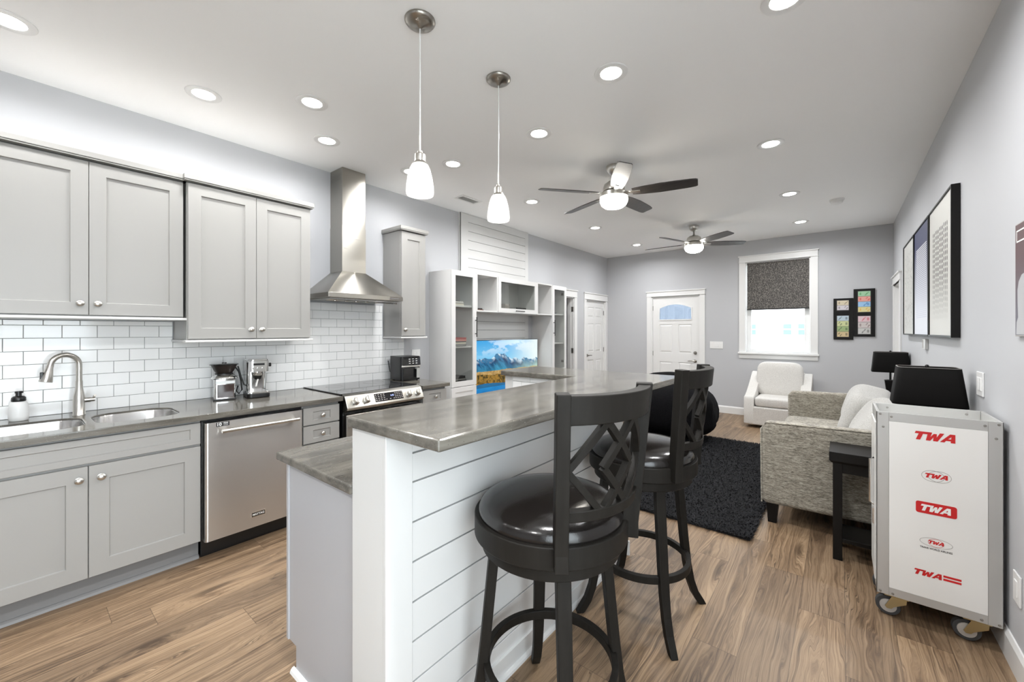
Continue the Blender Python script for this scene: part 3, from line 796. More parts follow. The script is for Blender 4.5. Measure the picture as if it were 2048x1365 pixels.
# range hood
t = thing('range_hood', 'stainless chimney range hood above the range', 'range hood', (XL, 2.04, 1.72))
y0, y1, xf = 1.668, 2.412, -3.33
cy0, cy1, cx1 = 1.928, 2.162, -3.586
cn = MB(); r1 = [(XL + .002, y0, 1.762), (xf, y0, 1.762), (xf, y1, 1.762), (XL + .002, y1, 1.762)]
r2 = [(XL + .002, cy0 - .004, 1.988), (cx1 + .004, cy0 - .004, 1.988), (cx1 + .004, cy1 + .004, 1.988), (XL + .002, cy1 + .004, 1.988)]
cn.loft([r1, r2]); cp_ = build('canopy', cn, 'hood_steel', t)
bn = build('canopy_band', MB().box(XL + .002, xf, y0, y1, 1.722, 1.7622), 'hood_steel', t, .0015)
fl = MB().box(XL + .05, xf - .03, y0 + .03, y1 - .03, 1.716, 1.7225)
build('grease_filter', fl, 'nickel_dark', t)
rl = MB().tube([(xf - .03, y0 + .03, 1.700), (xf - .03, y1 - .05, 1.700)], .003, 8).tube([(xf - .09, y0 + .03, 1.700), (xf - .09, y1 - .05, 1.700)], .003, 8)
for k in range(7):
    y = y0 + .06 + k * .10; rl.tube([(xf - .03, y, 1.716), (xf - .03, y, 1.694), (xf - .03, y + .035, 1.694), (xf - .03, y + .035, 1.716)], .002, 6)
build('filter_clip', rl, 'chrome', t, smooth=40)
cb = build('control_strip', MB().box(xf, xf + .002, y1 - .152, y1 - .002, 1.7225, 1.7615), 'nickel_dark', bn)
bt = MB()
for k in range(7): bt.cyl((xf + .002, y1 - .14 + k * .014, 1.742), .0035, .0025, 'x', 10)
build('button', bt, 'chrome', cb)
build('lower_duct', MB().box(XL + .002, cx1 + .003, cy0 - .003, cy1 + .003, 1.988, 2.414), 'hood_steel', t, .001)
ud = build('upper_duct', MB().box(XL + .002, cx1, cy0, cy1, 2.414, H - .001), 'hood_steel', t, .001)
vv = MB()
for k in range(9): vv.box(XL + .03, cx1 - .035, cy0 - .0006, cy0 - .0001, 2.845 + k * .0065, 2.8475 + k * .0065)
build('vent_slots', vv, 'nickel_dark', ud)
# counter appliances -------------------------------------------------
t = thing('coffee_grinder', 'chrome coffee grinder with bean hopper beside the espresso machine', 'coffee grinder', (-3.655, 1.022, .914), math.radians(-12)); t.scale = (1.15, 1.27, 1.0)
L = dict(parent=t, world=False)
def lb(name, mb, m, par=None, **k): return build(name, mb, m, par or t, world=False, **k)
lb('base', MB().box(-.065, .062, -.056, .056, .001, .012), 'plastic_black', bevel=.003)
hs = lb('housing', MB().prism([(x, y, .012) for x, y in rrect(-.062, .058, -.053, .053, .014, 4)], (0, 0, .145)), 'chrome', smooth=35)
lb('grounds_bin', MB().box(.045, .0615, -.036, .045, .020, .118), 'smoked_plastic', hs, bevel=.003)
lb('front_band', MB().box(.055, .0605, -.045, .05, .122, .145), 'aluminium', hs, bevel=.002)
lb('collar', MB().lathe([(.060, .157), (.066, .160), (.066, .165), (.054, .182), (.046, .190)], (0, 0, 0), 28), 'chrome', smooth=40)
lb('dial', MB().lathe([(.046, .1905), (.046, .198), (.044, .199)], (0, 0, 0), 28), 'plastic_black', smooth=40)
lb('hopper', MB().lathe([(.040, .199), (.050, .218), (.062, .252), (.066, .262)], (0, 0, 0), 28), 'coffee_brown', smooth=40)
lb('hopper_lid', MB().lathe([(.072, .262), (.073, .267), (.066, .271), (.012, .273), (.012, .280), (.003, .281)], (0, 0, 0), 28), 'gloss_black', smooth=40)
lb('power_cord', MB().tube([(-.03, .056, .24), (-.025, .075, .20), (-.02, .085, .13), (-.01, .09, .06), (-.02, .075, .03), (-.03, .062, .05), (-.02, .07, .09)], .0045, 8).tube([(-.02, .07, .245), (-.01, .085, .16), (.0, .10, .10), (.005, .115, .09)], .0045, 8), 'rubber_black', smooth=60)
t = thing('espresso_machine', 'stainless steel espresso machine beside the coffee grinder', 'espresso machine', (-3.63, 1.232, .914), math.radians(-10)); t.scale = (1.0, 1.17, 1.02)
b = lb('base', MB().prism([(x, y, .002) for x, y in rrect(-.11, .125, -.066, .066, .025, 5)], (0, 0, .030)), 'plastic_black', bevel=.004)
lb('drip_tray', MB().prism([(x, y, .032) for x, y in rrect(.005, .122, -.062, .062, .022, 5)], (0, 0, .016)), 'chrome', bevel=.003)
lb('column', MB().prism([(x, y, .048) for x, y in rrect(-.105, .020, -.058, .058, .03, 6)], (0, 0, .150)), 'chrome', smooth=40)
hd = lb('head', MB().prism([(x, y, .198) for x, y in rrect(-.110, .105, -.064, .064, .035, 6)], (0, 0, .082)), 'chrome', smooth=40)
lb('top_rim', MB().prism([(x, y, .280) for x, y in rrect(-.106, .100, -.060, .060, .032, 6)], (0, 0, .012)), 'chrome', bevel=.003)
lb('control_strip', MB().box(.1045, .1065, -.030, .034, .247, .262), 'gloss_black', hd, bevel=.0008)
for y in (-.028, 0, .028): lb('button', MB().cyl((.1045, y, .224), .009, .004, 'x', 14), 'chrome', hd, smooth=40)
lb('group_head', MB().lathe([(.030, .166), (.034, .172), (.034, .198)], (.065, 0, 0), 24), 'chrome', smooth=40)
lb('portafilter', MB().lathe([(.010, .132), (.020, .140), (.024, .160), (.026, .166)], (.065, 0, 0), 20), 'plastic_black', smooth=40)
lb('portafilter_handle', MB().tube([(.075, .0, .145), (.105, -.014, .105), (.112, -.018, .085)], .0075, 10, scales=[.7, 1, 1.1]), 'aluminium', smooth=50)
lb('steam_dial', MB().cyl((.055, .064, .245), .015, .015, 'y', 16), 'plastic_black', bevel=.002)
t = thing('air_fryer', 'black air fryer with silver handle on the worktop beside the range', 'air fryer', (-3.60, 2.640, .914), math.radians(-6))
bd = lb('body', MB().prism([(x, y, .008) for x, y in rrect(-.135, .115, -.115, .115, .03, 6)], (0, 0, .245)), 'plastic_black', smooth=40, bevel=0)
for x in (-.1, .085):
    for y in (-.085, .085): lb('foot', MB().cyl((x, y, .0005), .012, .009, 'z', 12), 'rubber_black')
lb('control_panel', MB().prism([(.112, -.108, .162), (.121, -.108, .162), (.113, -.108, .246), (.108, -.108, .246)], (0, .216, 0)), 'gloss_black', bd)
lb('silver_band', MB().box(.108, .122, -.110, .110, .143, .160), 'chrome', bd, bevel=.003)
ic = MB()
for y in (-.02, .02, .06):
    for z in (.182, .204, .226): ic.box(.1215 - (z - .162) * .09, .1222 - (z - .162) * .09, y - .010, y + .010, z - .003, z + .003)
lb('touch_icons', ic, 'white_print', bd)
bk = lb('basket_front', MB().box(.112, .123, -.098, .098, .020, .138), 'gloss_black', bevel=.004)
lb('handle', MB().sweep([(.122, .015, .125), (.150, .015, .130), (.160, .015, .110), (.158, .015, .040)], [(-.022, -.007), (.022, -.007), (.022, .007), (-.022, .007)], up=(0, 1, 0)) if False else MB().box(.122, .160, .040, .078, .120, .136).box(.148, .160, .040, .078, .030, .136), 'aluminium', bk, bevel=.005)
lb('power_cord', MB().tube([(-.13, -.08, .05), (-.15, -.10, .09), (-.165, -.105, .16), (-.17, -.11, .20)], .004, 8), 'rubber_black', smooth=60)
# ================================================================== peninsula
IX0, IX1, IY0, RY0, RY1 = -1.283, -1.092, .726, 2.285, 2.48     # half wall: faces and its return
t = thing('kitchen_island', 'white shiplap half wall of the peninsula carrying the raised bar', 'kitchen island', (-1.165, 1.6, 0))
build('core', MB().box(IX0, IX1 - .012, IY0, RY1, 0, 1.110), 'shiplap_white', t)
t2 = thing('half_wall', 'white tiled return of the half wall at the far end of the island', 'half wall', (-1.59, 2.38, 0))
build('core', MB().box(-1.905, IX0 - .001, RY0 + .008, RY1, 0, 1.110), 'shiplap_white', t2)
pb = MB(); gb = MB(); z = .088; zs = []
edges = [.010, .149, .281, .413, .543, .675, .806, .938, 1.034, 1.110]
gb.box(IX1 - .012, IX1 - .006, .83, RY1, 0, 1.110)
for a, b in zip(edges[:-1], edges[1:]): pb.box(IX1 - .012, IX1, .825, RY1, a + .003, b - .003)
build('shiplap_board', pb, 'shiplap_white', t, .001)
build('shiplap_gap', gb, 'groove', t)
build('corner_trim', MB().box(IX1 - .012, IX1 + .004, IY0 - .001, .826, 0, 1.110), 'shiplap_white', t, .002)
bt = MB().box(IX1, IX1 + .011, .826, RY1, 0, .085)
bt.prism([(IX1 + .011, .826, 0), (IX1 + .027, .826, 0), (IX1 + .024, .826, .010), (IX1 + .018, .826, .017), (IX1 + .011, .826, .019)], (0, RY1 - .826, 0))
build('base_trim', bt, 'shiplap_white', t, .001)
build('end_post', MB().box(-1.915, -1.845, RY0 - .004, RY1, .0, 1.110), 'shiplap_white', t2, .002)
tl = MB(); tl.box(-1.845, IX0 - .007, RY0 + .003, RY0 + .008, .9145, 1.110, 0)
row = 0; z = .9155
while z < 1.11:
    x = -1.845 - (TW / 2 if row % 2 else 0)
    while x < IX0 - .007:
        a, b = max(x, -1.845), min(x + TW - .003, IX0 - .007)
        if b - a > .01: tl.box(a, b, RY0 - .001, RY0 + .0045, z, min(z + THh - .003, 1.110), 1)
        x += TW
    z += THh; row += 1
build('tile_face', tl, ['grout', 'tile_white'], t2, .0012)
slab('bar_counter', 'raised grey stone bar counter with overhang in front of the stools', [(-1.290, .710), (-.825, .710), (-.778, 2.69), (-1.93, 2.69), (-1.93, 2.245), (-1.31, 2.245)], [], 1.147, .036, None, .007)
t = thing('island_cabinet', 'blue grey island cabinet under the lower stone counter', 'cabinet', (-1.56, 1.5, 0))
build('end_panel', MB().box(-1.838, IX0 - .001, .748, .768, .118, .876), 'island_grey', t, .001)
ic = MB().box(-1.838, IX0 - .003, .768, RY0 - .012, .118, .876)
build('carcass', ic, 'island_grey', t, .001)
build('toe_kick', MB().box(-1.775, IX0 - .001, .752, RY0 - .012, 0, .118), 'island_grey', t)
build('corner_strip', MB().box(-1.848, -1.828, .742, .76, .118, .876), 'island_grey', t, .003)
q = MB().prism([(-1.775, .752, 0), (-1.795, .752, 0), (-1.791, .752, .011), (-1.784, .752, .017), (-1.775, .752, .019)], (0, 1.5, 0))
q.prism([(-1.795, .752, 0), (-1.795, .734, 0), (-1.795, .738, .011), (-1.795, .744, .017), (-1.795, .752, .019)], (.508, 0, 0))
build('shoe_moulding', q, 'white_trim', t)
y = .772
for wd_, dr in ((.45, 0), (.61, 1), (.435, 0)):
    if dr:
        z = .862
        for h in (.13, .28, .29):
            d = build('drawer', MB(lambda a, b, c: (-1.838 - b, a, c)).panel(y + .002, y + wd_ - .002, z - h, z, 0, .020, .06, .008), 'island_grey', t); z -= h + .006
            build('knob', MB().lathe([(.006, 0), (.006, -.012), (.016, -.016), (.014, -.026), (.003, -.029)], (-1.858, y + wd_ / 2, z + h / 2), 16, 'x'), 'nickel', d, smooth=45)
    else:
        d = build('door', MB(lambda a, b, c: (-1.838 - b, a, c)).panel(y + .002, y + wd_ - .002, .125, .862, 0, .020, .07, .008), 'island_grey', t)
        build('knob', MB().lathe([(.006, 0), (.006, -.012), (.016, -.016), (.014, -.026), (.003, -.029)], (-1.858, y + wd_ - .04, .80), 16, 'x'), 'nickel', d, smooth=45)
    y += wd_
slab('island_counter', 'lower grey stone counter on the kitchen side of the half wall', [(-1.89, .716), (IX0 - .001, .716), (IX0 - .001, RY0 - .004), (-1.89, RY0 - .004)], [], .914, .034, None, .007)
struct(build('baseboard_island', MB().box(-1.905, -1.05, RY1, RY1 + .012, 0, .09), 'white_trim'))

# ================================================================== bar stools
def leg_mb(ang):
    ca, sa = math.cos(ang), math.sin(ang)
    prof = [(.195, .70), (.213, .52), (.231, .34), (.246, .22), (.264, .13), (.288, .065), (.318, .018), (.330, .0005)]
    wid = [.046, .045, .043, .041, .038, .036, .034, .033]
    loops = []
    for i, (r, z) in enumerate(prof):
        a = prof[max(i - 1, 0)]; b = prof[min(i + 1, len(prof) - 1)]
        tx_, tz = b[0] - a[0], b[1] - a[1]; l_ = math.hypot(tx_, tz); nx, nz = -tz / l_, tx_ / l_
        h = .017; w2 = wid[i] / 2
        if i in (0, len(prof) - 1): nx, nz = 1, 0
        q = [(r + nx * h, -w2, z + nz * h), (r + nx * h, w2, z + nz * h), (r - nx * h, w2, z - nz * h), (r - nx * h, -w2, z - nz * h)]
        loops.append([(x * ca - y * sa, x * sa + y * ca, z_) for x, y, z_ in q])
    return MB().loft(loops)
BR = .258
def on_back(th, z):     # th across the back (radians), z height: the back leans outwards
    r = BR + .045 * max(0, (z - .80)) / .45
    return r * math.cos(th), r * math.sin(th)
def make_stool(label, x, y, rz):
    t = thing('bar_stool', label, 'bar stool', (x, y, 0), rz, 'bar stools at the raised counter')
    Lc = lambda n, mb, m, par=None, **k: build(n, mb, m, par or t, world=False, **k)
    for k in range(4): Lc('leg', leg_mb(PI / 4 + k * PI / 2 - rz), 'stool_wood', bevel=.003)
    Lc('footrest_ring', MB().ring((0, 0, 0), .213, .236, .262, .296, 64), 'stool_wood', smooth=40, bevel=.002)
    Lc('swivel_base', MB().lathe([(.05, .690), (.236, .690), (.240, .694), (.240, .728), (.236, .732), (.05, .732)], (0, 0, 0), 64), 'stool_wood', smooth=35)
    Lc('seat_ring', MB().ring((0, 0, 0), .208, .266, .738, .806, 72).lathe([(.05, .738), (.215, .738), (.215, .745), (.05, .745)], (0, 0, 0), 48), 'stool_wood', smooth=40, bevel=.003)
    Lc('cushion', MB().lathe([(.02, .752), (.228, .752), (.236, .765), (.250, .796), (.252, .815), (.247, .832), (.232, .848), (.200, .862), (.15, .871), (.09, .876), (.02, .877)], (0, 0, 0), 72), 'leather_black', smooth=60)
    HS = math.radians(37)
    for s in (-1, 1):
        lo = []
        for z in (.748, .80, .90, 1.0, 1.1, 1.2, 1.262):
            px_, py_ = on_back(s * HS, z); th = s * HS; rx, ry = math.cos(th), math.sin(th); tx_, ty = -ry, rx
            w_, d_ = .040, .026
            lo.append([(px_ + rx * a + tx_ * b, py_ + ry * a + ty * b, z) for a, b in ((-d_ + .014, -w_ / 2), (d_ + .014, -w_ / 2), (d_ + .014, w_ / 2), (-d_ + .014, w_ / 2))])
        Lc('back_post', MB().loft(lo), 'stool_wood', bevel=.003)
    def rail(name, z0, z1, t0, t1, n=22):
        lo = []
        for i in range(n + 1):
            th = -HS + 2 * HS * i / n; q = []
            for z, d in ((z0, -t0), (z0, t1), (z1, t1), (z1, -t0)):
                px_, py_ = on_back(th, z); q.append((px_ + math.cos(th) * d, py_ + math.sin(th) * d, z))
            lo.append(q)
        return Lc(name, MB().loft(lo), 'stool_wood', bevel=.003, smooth=30)
    rail('top_rail', 1.174, 1.257, .006, .034)
    rail('lower_rail', .888, .922, .006, .022)
    zb, zt = .900, 1.175; f = lambda u, v: (-HS + 2 * HS * u, zb + (zt - zb) * v)
    def bar(u0, v0, u1, v1):
        n = 12; lo = []; (ta, za), (tb, zb_) = f(u0, v0), f(u1, v1)
        R_ = BR + .02; L_ = math.hypot((tb - ta) * R_, zb_ - za); cz = (tb - ta) * R_ / L_; cs = (zb_ - za) / L_; w2 = .0100
        for i in range(n + 1):
            k = i / n; th, z = ta + (tb - ta) * k, za + (zb_ - za) * k; q = []
            for sd, d in ((-w2, -.002), (-w2, .019), (w2, .019), (w2, -.002)):
                th2 = th - sd * cs / R_; z2 = z + sd * cz; px_, py_ = on_back(th2, z2); q.append((px_ + math.cos(th2) * d, py_ + math.sin(th2) * d, z2))
            lo.append(q)
        return MB().loft(lo)
    lat = MB()
    for D in ([(.04, .5), (.35, 1.0), (.66, .5), (.35, .0)], [(.34, .5), (.65, 1.0), (.96, .5), (.65, .0)]):
        for i in range(4):
            b = bar(*D[i], *D[(i + 1) % 4]); lat.add(b.v, b.f)
    Lc('back_lattice', lat, 'stool_wood', bevel=.0015)
    return t
make_stool('black leather swivel bar stool nearest the camera, at the open end of the bar', -.80, 1.20, math.radians(-13))
make_stool('black leather swivel bar stool standing farther along the bar, beside the shag rug', -.805, 2.06, math.radians(1))
# ================================================================== media wall
sp = sroot('trim_1', (XL, 4.3, 0))
build('shiplap_frame', MB().box(XL, XL + .028, 3.612, 5.045, 0, H - .002), 'shiplap_white', sp)
gb = MB(); gb.box(XL + .028, XL + .030, 3.742, 4.966, .3, H - .03); build('shiplap_gap', gb, 'groove', sp)
pb = MB(); z = H - .002 - .105; zs = [H - .002]
while z > .3: zs.append(z); z -= .117
zs.append(.02)
for a, b in zip(zs[1:], zs[:-1]): pb.box(XL + .028, XL + .040, 3.612, 5.045, a + .0025, b - .0025)
pb.box(XL + .028, XL + .0405, 3.612, 3.742, 0, H - .002).box(XL + .028, XL + .0405, 4.966, 5.045, 0, H - .002)
build('shiplap_board', pb, 'shiplap_white', sp)
XE = -3.418
def carc(mb, y0, y1, z0, z1, xb, xf, th=.018, shelves=(), back=True):
    mb.box(xb, xf, y0, y0 + th, z0, z1).box(xb, xf, y1 - th, y1, z0, z1).box(xb, xf, y0 + th, y1 - th, z0, z0 + th).box(xb, xf, y0 + th, y1 - th, z1 - th, z1)
    if back: mb.box(xb, xb + .006, y0 + th, y1 - th, z0 + th, z1 - th)
    return mb
def bar_pull(par, x, y, z0, z1, vert=True):
    mb = MB()
    if vert: mb.tube([(x + .028, y, z0), (x + .028, y, z1)], .006, 10).cyl((x, y, z0 + .04), .005, .028, 'x', 8).cyl((x, y, z1 - .04), .005, .028, 'x', 8)
    else: mb.tube([(x + .028, z0, y), (x + .028, z1, y)], .006, 10).cyl((x, z0 + .03, y), .005, .028, 'x', 8).cyl((x, z1 - .03, y), .005, .028, 'x', 8)
    return build('handle', mb, 'handle_black', par, smooth=50)
def glass_door(t, y0, y1, z0, z1, rail):
    d = MB(); x0, x1 = XE - .018, XE
    d.box(x0, x1, y0, y0 + rail, z0, z1).box(x0, x1, y1 - rail, y1, z0, z1).box(x0, x1, y0 + rail, y1 - rail, z0, z0 + rail).box(x0, x1, y0 + rail, y1 - rail, z1 - rail, z1)
    o = build('door', d, 'cabinet_white', t)
    build('glass', MB().box(XE - .012, XE - .008, y0 + rail - .004, y1 - rail + .004, z0 + rail - .004, z1 - rail + .004), 'cabinet_glass', o)
    return o
def tower(label, y0, y1, pull_y, shelves, hinge_y=None):
    t = thing('media_tower', label, 'cabinet', (XL, (y0 + y1) / 2, 0), group=None)
    mb = carc(MB(), y0, y1, .60, 2.135, XL + .002, XE - .020)
    mb.box(XL + .002, XE - .02, y0, y1, 0, .598)
    build('carcass', mb, 'cabinet_white', t, .001)
    for z in shelves: build('shelf', MB().box(XL + .008, XE - .03, y0 + .018, y1 - .018, z - .02, z), 'cabinet_white', t)
    d = glass_door(t, y0 + .002, y1 - .002, .79, 2.13, .058); bar_pull(d, XE, pull_y, 1.36, 1.60)
    dw = build('drawer', MB(WL).panel(y0 + .002, y1 - .002, .43, .782, XE - .018 - XL, XE - XL, .055, .006), 'cabinet_white', t)
    build('drawer', MB(WL).panel(y0 + .002, y1 - .002, .06, .424, XE - .018 - XL, XE - XL, .055, .006), 'cabinet_white', t)
    if hinge_y:
        for z in (2.02, .95, 1.3):
            if z != 1.3: build('hinge', MB().box(XE - .075, XE - .02, hinge_y - .022, hinge_y, z - .018, z + .018).box(XE - .05, XE - .02, hinge_y - .045, hinge_y - .02, z - .01, z + .01), 'hinge_steel', t)
    return t
TY0, TY1, UY0, UY1 = 3.132, 3.536, 5.190, 5.600
tower('white glass door media tower next to the kitchen counter', TY0, TY1, TY1 - .025, (1.733, 1.255))
tower('white glass door media tower next to the open doorway', UY0, UY1, UY0 + .03, (1.70, 1.25), UY1 - .02)
def nook(label, y0, y1):
    t = thing('wall_shelf', label, 'shelf', (XL, (y0 + y1) / 2, 1.67))
    build('carcass', carc(MB(), y0, y1, 1.668, 2.135, XL + .045, XE - .002), 'cabinet_white', t, .001); return t
nook('open white wall shelf nook nearer the kitchen, over the television', TY1 + .002, 3.93)
nook('open white wall shelf nook between flap cabinet and farther tower', 4.80, UY0 - .002)
t = thing('flap_cabinet', 'white glass fronted flap cabinet above the television', 'cabinet', (XL, 4.36, 1.67))
build('carcass', carc(MB(), 3.932, 4.798, 1.668, 2.135, XL + .045, XE - .020), 'cabinet_white', t, .001)
d = glass_door(t, 3.935, 4.795, 1.672, 2.131, .058); bar_pull(d, XE, 1.70, 4.27, 4.46, False)
build('flap_stay', MB().box(-3.62, -3.60, 4.16, 4.175, 1.70, 2.10), 'white_print', t)
t = thing('media_bench', 'low white media bench under the television', 'cabinet', (XL, 4.36, 0))
build('carcass', MB().box(XL + .045, XE - .02, TY1 + .004, UY0 - .004, .0, .46), 'cabinet_white', t, .001)
for k in range(3):
    a = TY1 + .006 + k * (UY0 - TY1 - .012) / 3
    build('drawer', MB(WL).panel(a, a + (UY0 - TY1 - .012) / 3 - .004, .06, .455, XE - .018 - XL, XE - XL, .055, .006), 'cabinet_white', t)
# television with its picture ------------------------------------------------
tv = thing('television', 'flat television showing blue mountains above a lake', 'television', (-3.70, 4.45, .50))
ya, yb, za, zb = 3.70, 5.135, .505, 1.312; xtv = -3.655
build('bezel', MB().box(xtv - .045, xtv, ya, yb, za, zb), 'gloss_black', tv, .003)
build('wall_mount', MB().box(XL + .04, xtv - .045, 4.2, 4.7, .75, 1.1), 'plastic_black', tv)
def fbm(x, seed, oct_=6):
    v = 0; a = 1
    for o in range(oct_):
        k = np.floor(x).astype(int); f = x - k; f = f * f * (3 - 2 * f)
        h = lambda i: (np.sin(i * 127.1 + seed * 311.7 + o * 74.7) * 43758.5453) % 1.0
        v = v + a * (h(k) * (1 - f) + h(k + 1) * f); x = x * 2.03 + 5.1; a *= .52
    return v / 2
NX, NZ = 300, 170
mb = MB(); cols = []
U = (np.arange(NX) + .5) / NX; Vv = (np.arange(NZ) + .5) / NZ
UU, VV = np.meshgrid(U, Vv, indexing='ij')
def noise2(x, y, seed, oct_=5):
    v = 0; a = .5
    for o in range(oct_):
        i = np.floor(x); j = np.floor(y); f = x - i; g_ = y - j; f = f * f * (3 - 2 * f); g_ = g_ * g_ * (3 - 2 * g_)
        h = lambda p_, q_: (np.sin(p_ * 127.1 + q_ * 311.7 + seed * 74.7 + o * 19.3) * 43758.5453) % 1.0
        v = v + a * ((h(i, j) * (1 - f) + h(i + 1, j) * f) * (1 - g_) + (h(i, j + 1) * (1 - f) + h(i + 1, j + 1) * f) * g_); x = x * 2.1 + 3.7; y = y * 2.1 + 1.3; a *= .55
    return np.clip((v / .95 - .5) * 1.5 + .5, 0, 1)
n2 = noise2(UU * 7, VV * 9, 3)
n3 = noise2(UU * 42, VV * 26, 5)
n4 = noise2(UU * 30 + VV * 16, VV * 10 - UU * 4, 7)
lerp = lambda a, b, k: np.array(a)[None, None] * (1 - k[..., None]) + np.array(b)[None, None] * k[..., None]
sky = lerp(srgb(130, 205, 240), srgb(50, 160, 222), np.clip((VV - .62) / .36, 0, 1))
cl = np.clip((n2 - .52) * 4, 0, .7) * np.clip(1.2 - abs(VV - .90) * 6, 0, 1); sky = sky * (1 - cl[..., None] * .75) + np.array(srgb(235, 245, 250)) * cl[..., None] * .75
haze = np.clip((UU - .45) / .5, 0, 1) ** 1.2; sky = sky * (1 - haze[..., None] * .9) + np.array(srgb(240, 250, 246)) * haze[..., None] * .9
ridge = .57 + .19 * fbm(U * 6.5 + .9, 2, 7) + .11 * np.exp(-((U - .40) / .12) ** 2) - .05 * U
R2 = ridge[:, None] + 0 * VV
dep = (R2 - VV)
mt = lerp(srgb(52, 122, 165), srgb(14, 52, 96), np.clip(n4 * 1.7 - .35, 0, 1))
sn = (np.clip((.085 - dep) / .07, 0, 1) * np.clip((n4 - .42) * 4, 0, 1))[..., None]; mt = mt * (1 - sn) + np.array(srgb(205, 225, 238)) * sn
mh = np.clip((dep - .09) / .25, 0, 1); mt = mt * (1 - mh[..., None] * .7) + np.array(srgb(70, 165, 195)) * mh[..., None] * .8
hz2 = np.clip((UU - .55) / .45, 0, 1) * np.clip(dep / .14, 0, 1); mt = mt * (1 - hz2[..., None] * .85) + np.array(srgb(190, 220, 205)) * hz2[..., None] * .85
img = np.where((VV < R2)[..., None], mt, sky)
land = VV < .47 + .03 * fbm(UU * 12, 4)
lc = lerp(srgb(150, 120, 70), srgb(205, 170, 110), n3); lc = lc * (1 - np.clip((UU - .5) / .5, 0, 1)[..., None] * .6) + np.array(srgb(200, 205, 150)) * (np.clip((UU - .5) / .5, 0, 1)[..., None] * .6)
img = np.where(land[..., None], lc, img)
tree = (VV < .37 + .06 * n2 + .03 * fbm(UU * 40, 9)) ; tc = lerp(srgb(48, 46, 24), srgb(160, 122, 52), np.clip(n3 * 1.7 - .4, 0, 1)); img = np.where(tree[..., None], tc, img)
wat = VV < .265 + .015 * np.sin(UU * 9); wc = lerp(srgb(10, 80, 150), srgb(40, 150, 215), np.clip(VV / .26, 0, 1) * .6 + n2 * .35); img = np.where(wat[..., None], wc, img)
refl = wat & (VV > .21); img[refl] = img[refl] * .5 + np.array(srgb(40, 45, 40)) * .5
vs = []; fs = []
for i in range(NX + 1):
    for j in range(NZ + 1): vs.append((xtv + .0012, ya + .008 + (yb - ya - .016) * i / NX, za + .008 + (zb - za - .016) * j / NZ))
for i in range(NX):
    for j in range(NZ):
        fs.append((i * (NZ + 1) + j, (i + 1) * (NZ + 1) + j, (i + 1) * (NZ + 1) + j + 1, i * (NZ + 1) + j + 1)); cols.append(tuple(img[i, j]))
mb.add(vs, fs); mb.cols = cols
build('screen', mb, 'screen_picture', tv)
# books and small things on the shelves -------------------------------------
def book(label, x, y, z, w_, d_, h_, cover, group, rz=0):
    t = thing('book', label, 'book', (x, y, z), rz, group); m = 'cover_' + cover
    if m not in MATS: mat(m, {'red': srgb(150, 40, 35), 'cream': srgb(205, 198, 180), 'grey': srgb(120, 118, 115), 'black': srgb(28, 26, 26), 'brown': srgb(95, 62, 45), 'pink': srgb(190, 120, 110), 'white': srgb(215, 213, 208)}[cover], .55)
    e = .0025
    cv = MB().box(-d_ / 2, d_ / 2, -w_ / 2, w_ / 2, 0, e).box(-d_ / 2, d_ / 2, -w_ / 2, w_ / 2, h_ - e, h_).box(d_ / 2 - e, d_ / 2, -w_ / 2, w_ / 2, e, h_ - e)
    build('cover', cv, m, t, world=False)
    build('pages', MB().box(-d_ / 2 + .006, d_ / 2 - e, -w_ / 2 + .006, w_ / 2 - .006, e, h_ - e), 'white_print', t, world=False)
    return t
def pile(x, y, z, group, items):
    for (lab, w_, d_, h_, c) in items:
        book(lab, x, y + random.uniform(-.006, .006), z + .0005, w_, d_, h_, c, group, random.uniform(-.05, .05)); z += h_ + .0008
yc = 3.29
pile(-3.55, yc - .02, 1.733, 'books on the top shelf of the media tower', [('cream book at the bottom of the top shelf pile', .17, .20, .018, 'cream'), ('dark book in the middle of the top shelf pile', .165, .19, .010, 'grey'), ('white book in the top shelf pile, second from top', .16, .19, .014, 'white'), ('thin dark book topping the top shelf pile', .10, .15, .010, 'black')])
pile(-3.55, yc, 1.255, 'books on the middle shelf of the media tower', [('grey book at the bottom of the middle shelf pile', .20, .22, .024, 'grey'), ('cream book second from the bottom, middle shelf', .195, .21, .020, 'cream'), ('dark book under the red ones, middle shelf', .19, .21, .012, 'black'), ('pink book under the topmost red book', .20, .22, .020, 'pink'), ('red book topping the middle shelf pile', .195, .21, .022, 'red')])
pile(-3.55, yc, .809, 'books on the bottom shelf of the media tower', [('brown book at the bottom of the lowest pile', .20, .21, .024, 'brown'), ('black book in the lowest pile, above brown', .195, .21, .024, 'black'), ('grey book near the top of the lowest pile', .19, .20, .016, 'grey'), ('black book topping the lowest shelf pile', .185, .20, .030, 'black')])
pile(-3.56, 3.65, 1.6865, 'small books in the shelf nook', [('brown book lying flat in the open nook', .13, .18, .012, 'brown'), ('black book on the brown one in the nook', .11, .16, .016, 'black')])
pile(-3.56, 4.46, 1.6865, 'things in the flap cabinet', [('black book at the bottom inside the flap cabinet', .22, .22, .035, 'black'), ('second black book inside the flap cabinet', .215, .22, .030, 'black')])
t = thing('storage_box', 'grey box standing beside the black books in the flap cabinet', 'box', (-3.62, 4.27, 1.6868))
mat('box_grey', srgb(150, 143, 135), .7)
build('box_body', MB().box(-3.70, -3.55, 4.225, 4.32, 1.6868, 1.775), 'box_grey', t, .002); build('box_lid', MB().box(-3.703, -3.547, 4.222, 4.323, 1.7755, 1.80), 'box_grey', t, .002)
tag(build('candle_holder', MB().lathe([(.028, 1.6865), (.030, 1.70), (.024, 1.725), (.026, 1.745), (.01, 1.748)], (-3.50, 4.86, 0), 20), 'nickel_dark', smooth=50), 'small dark candle holder in the farther shelf nook', 'candle holder')
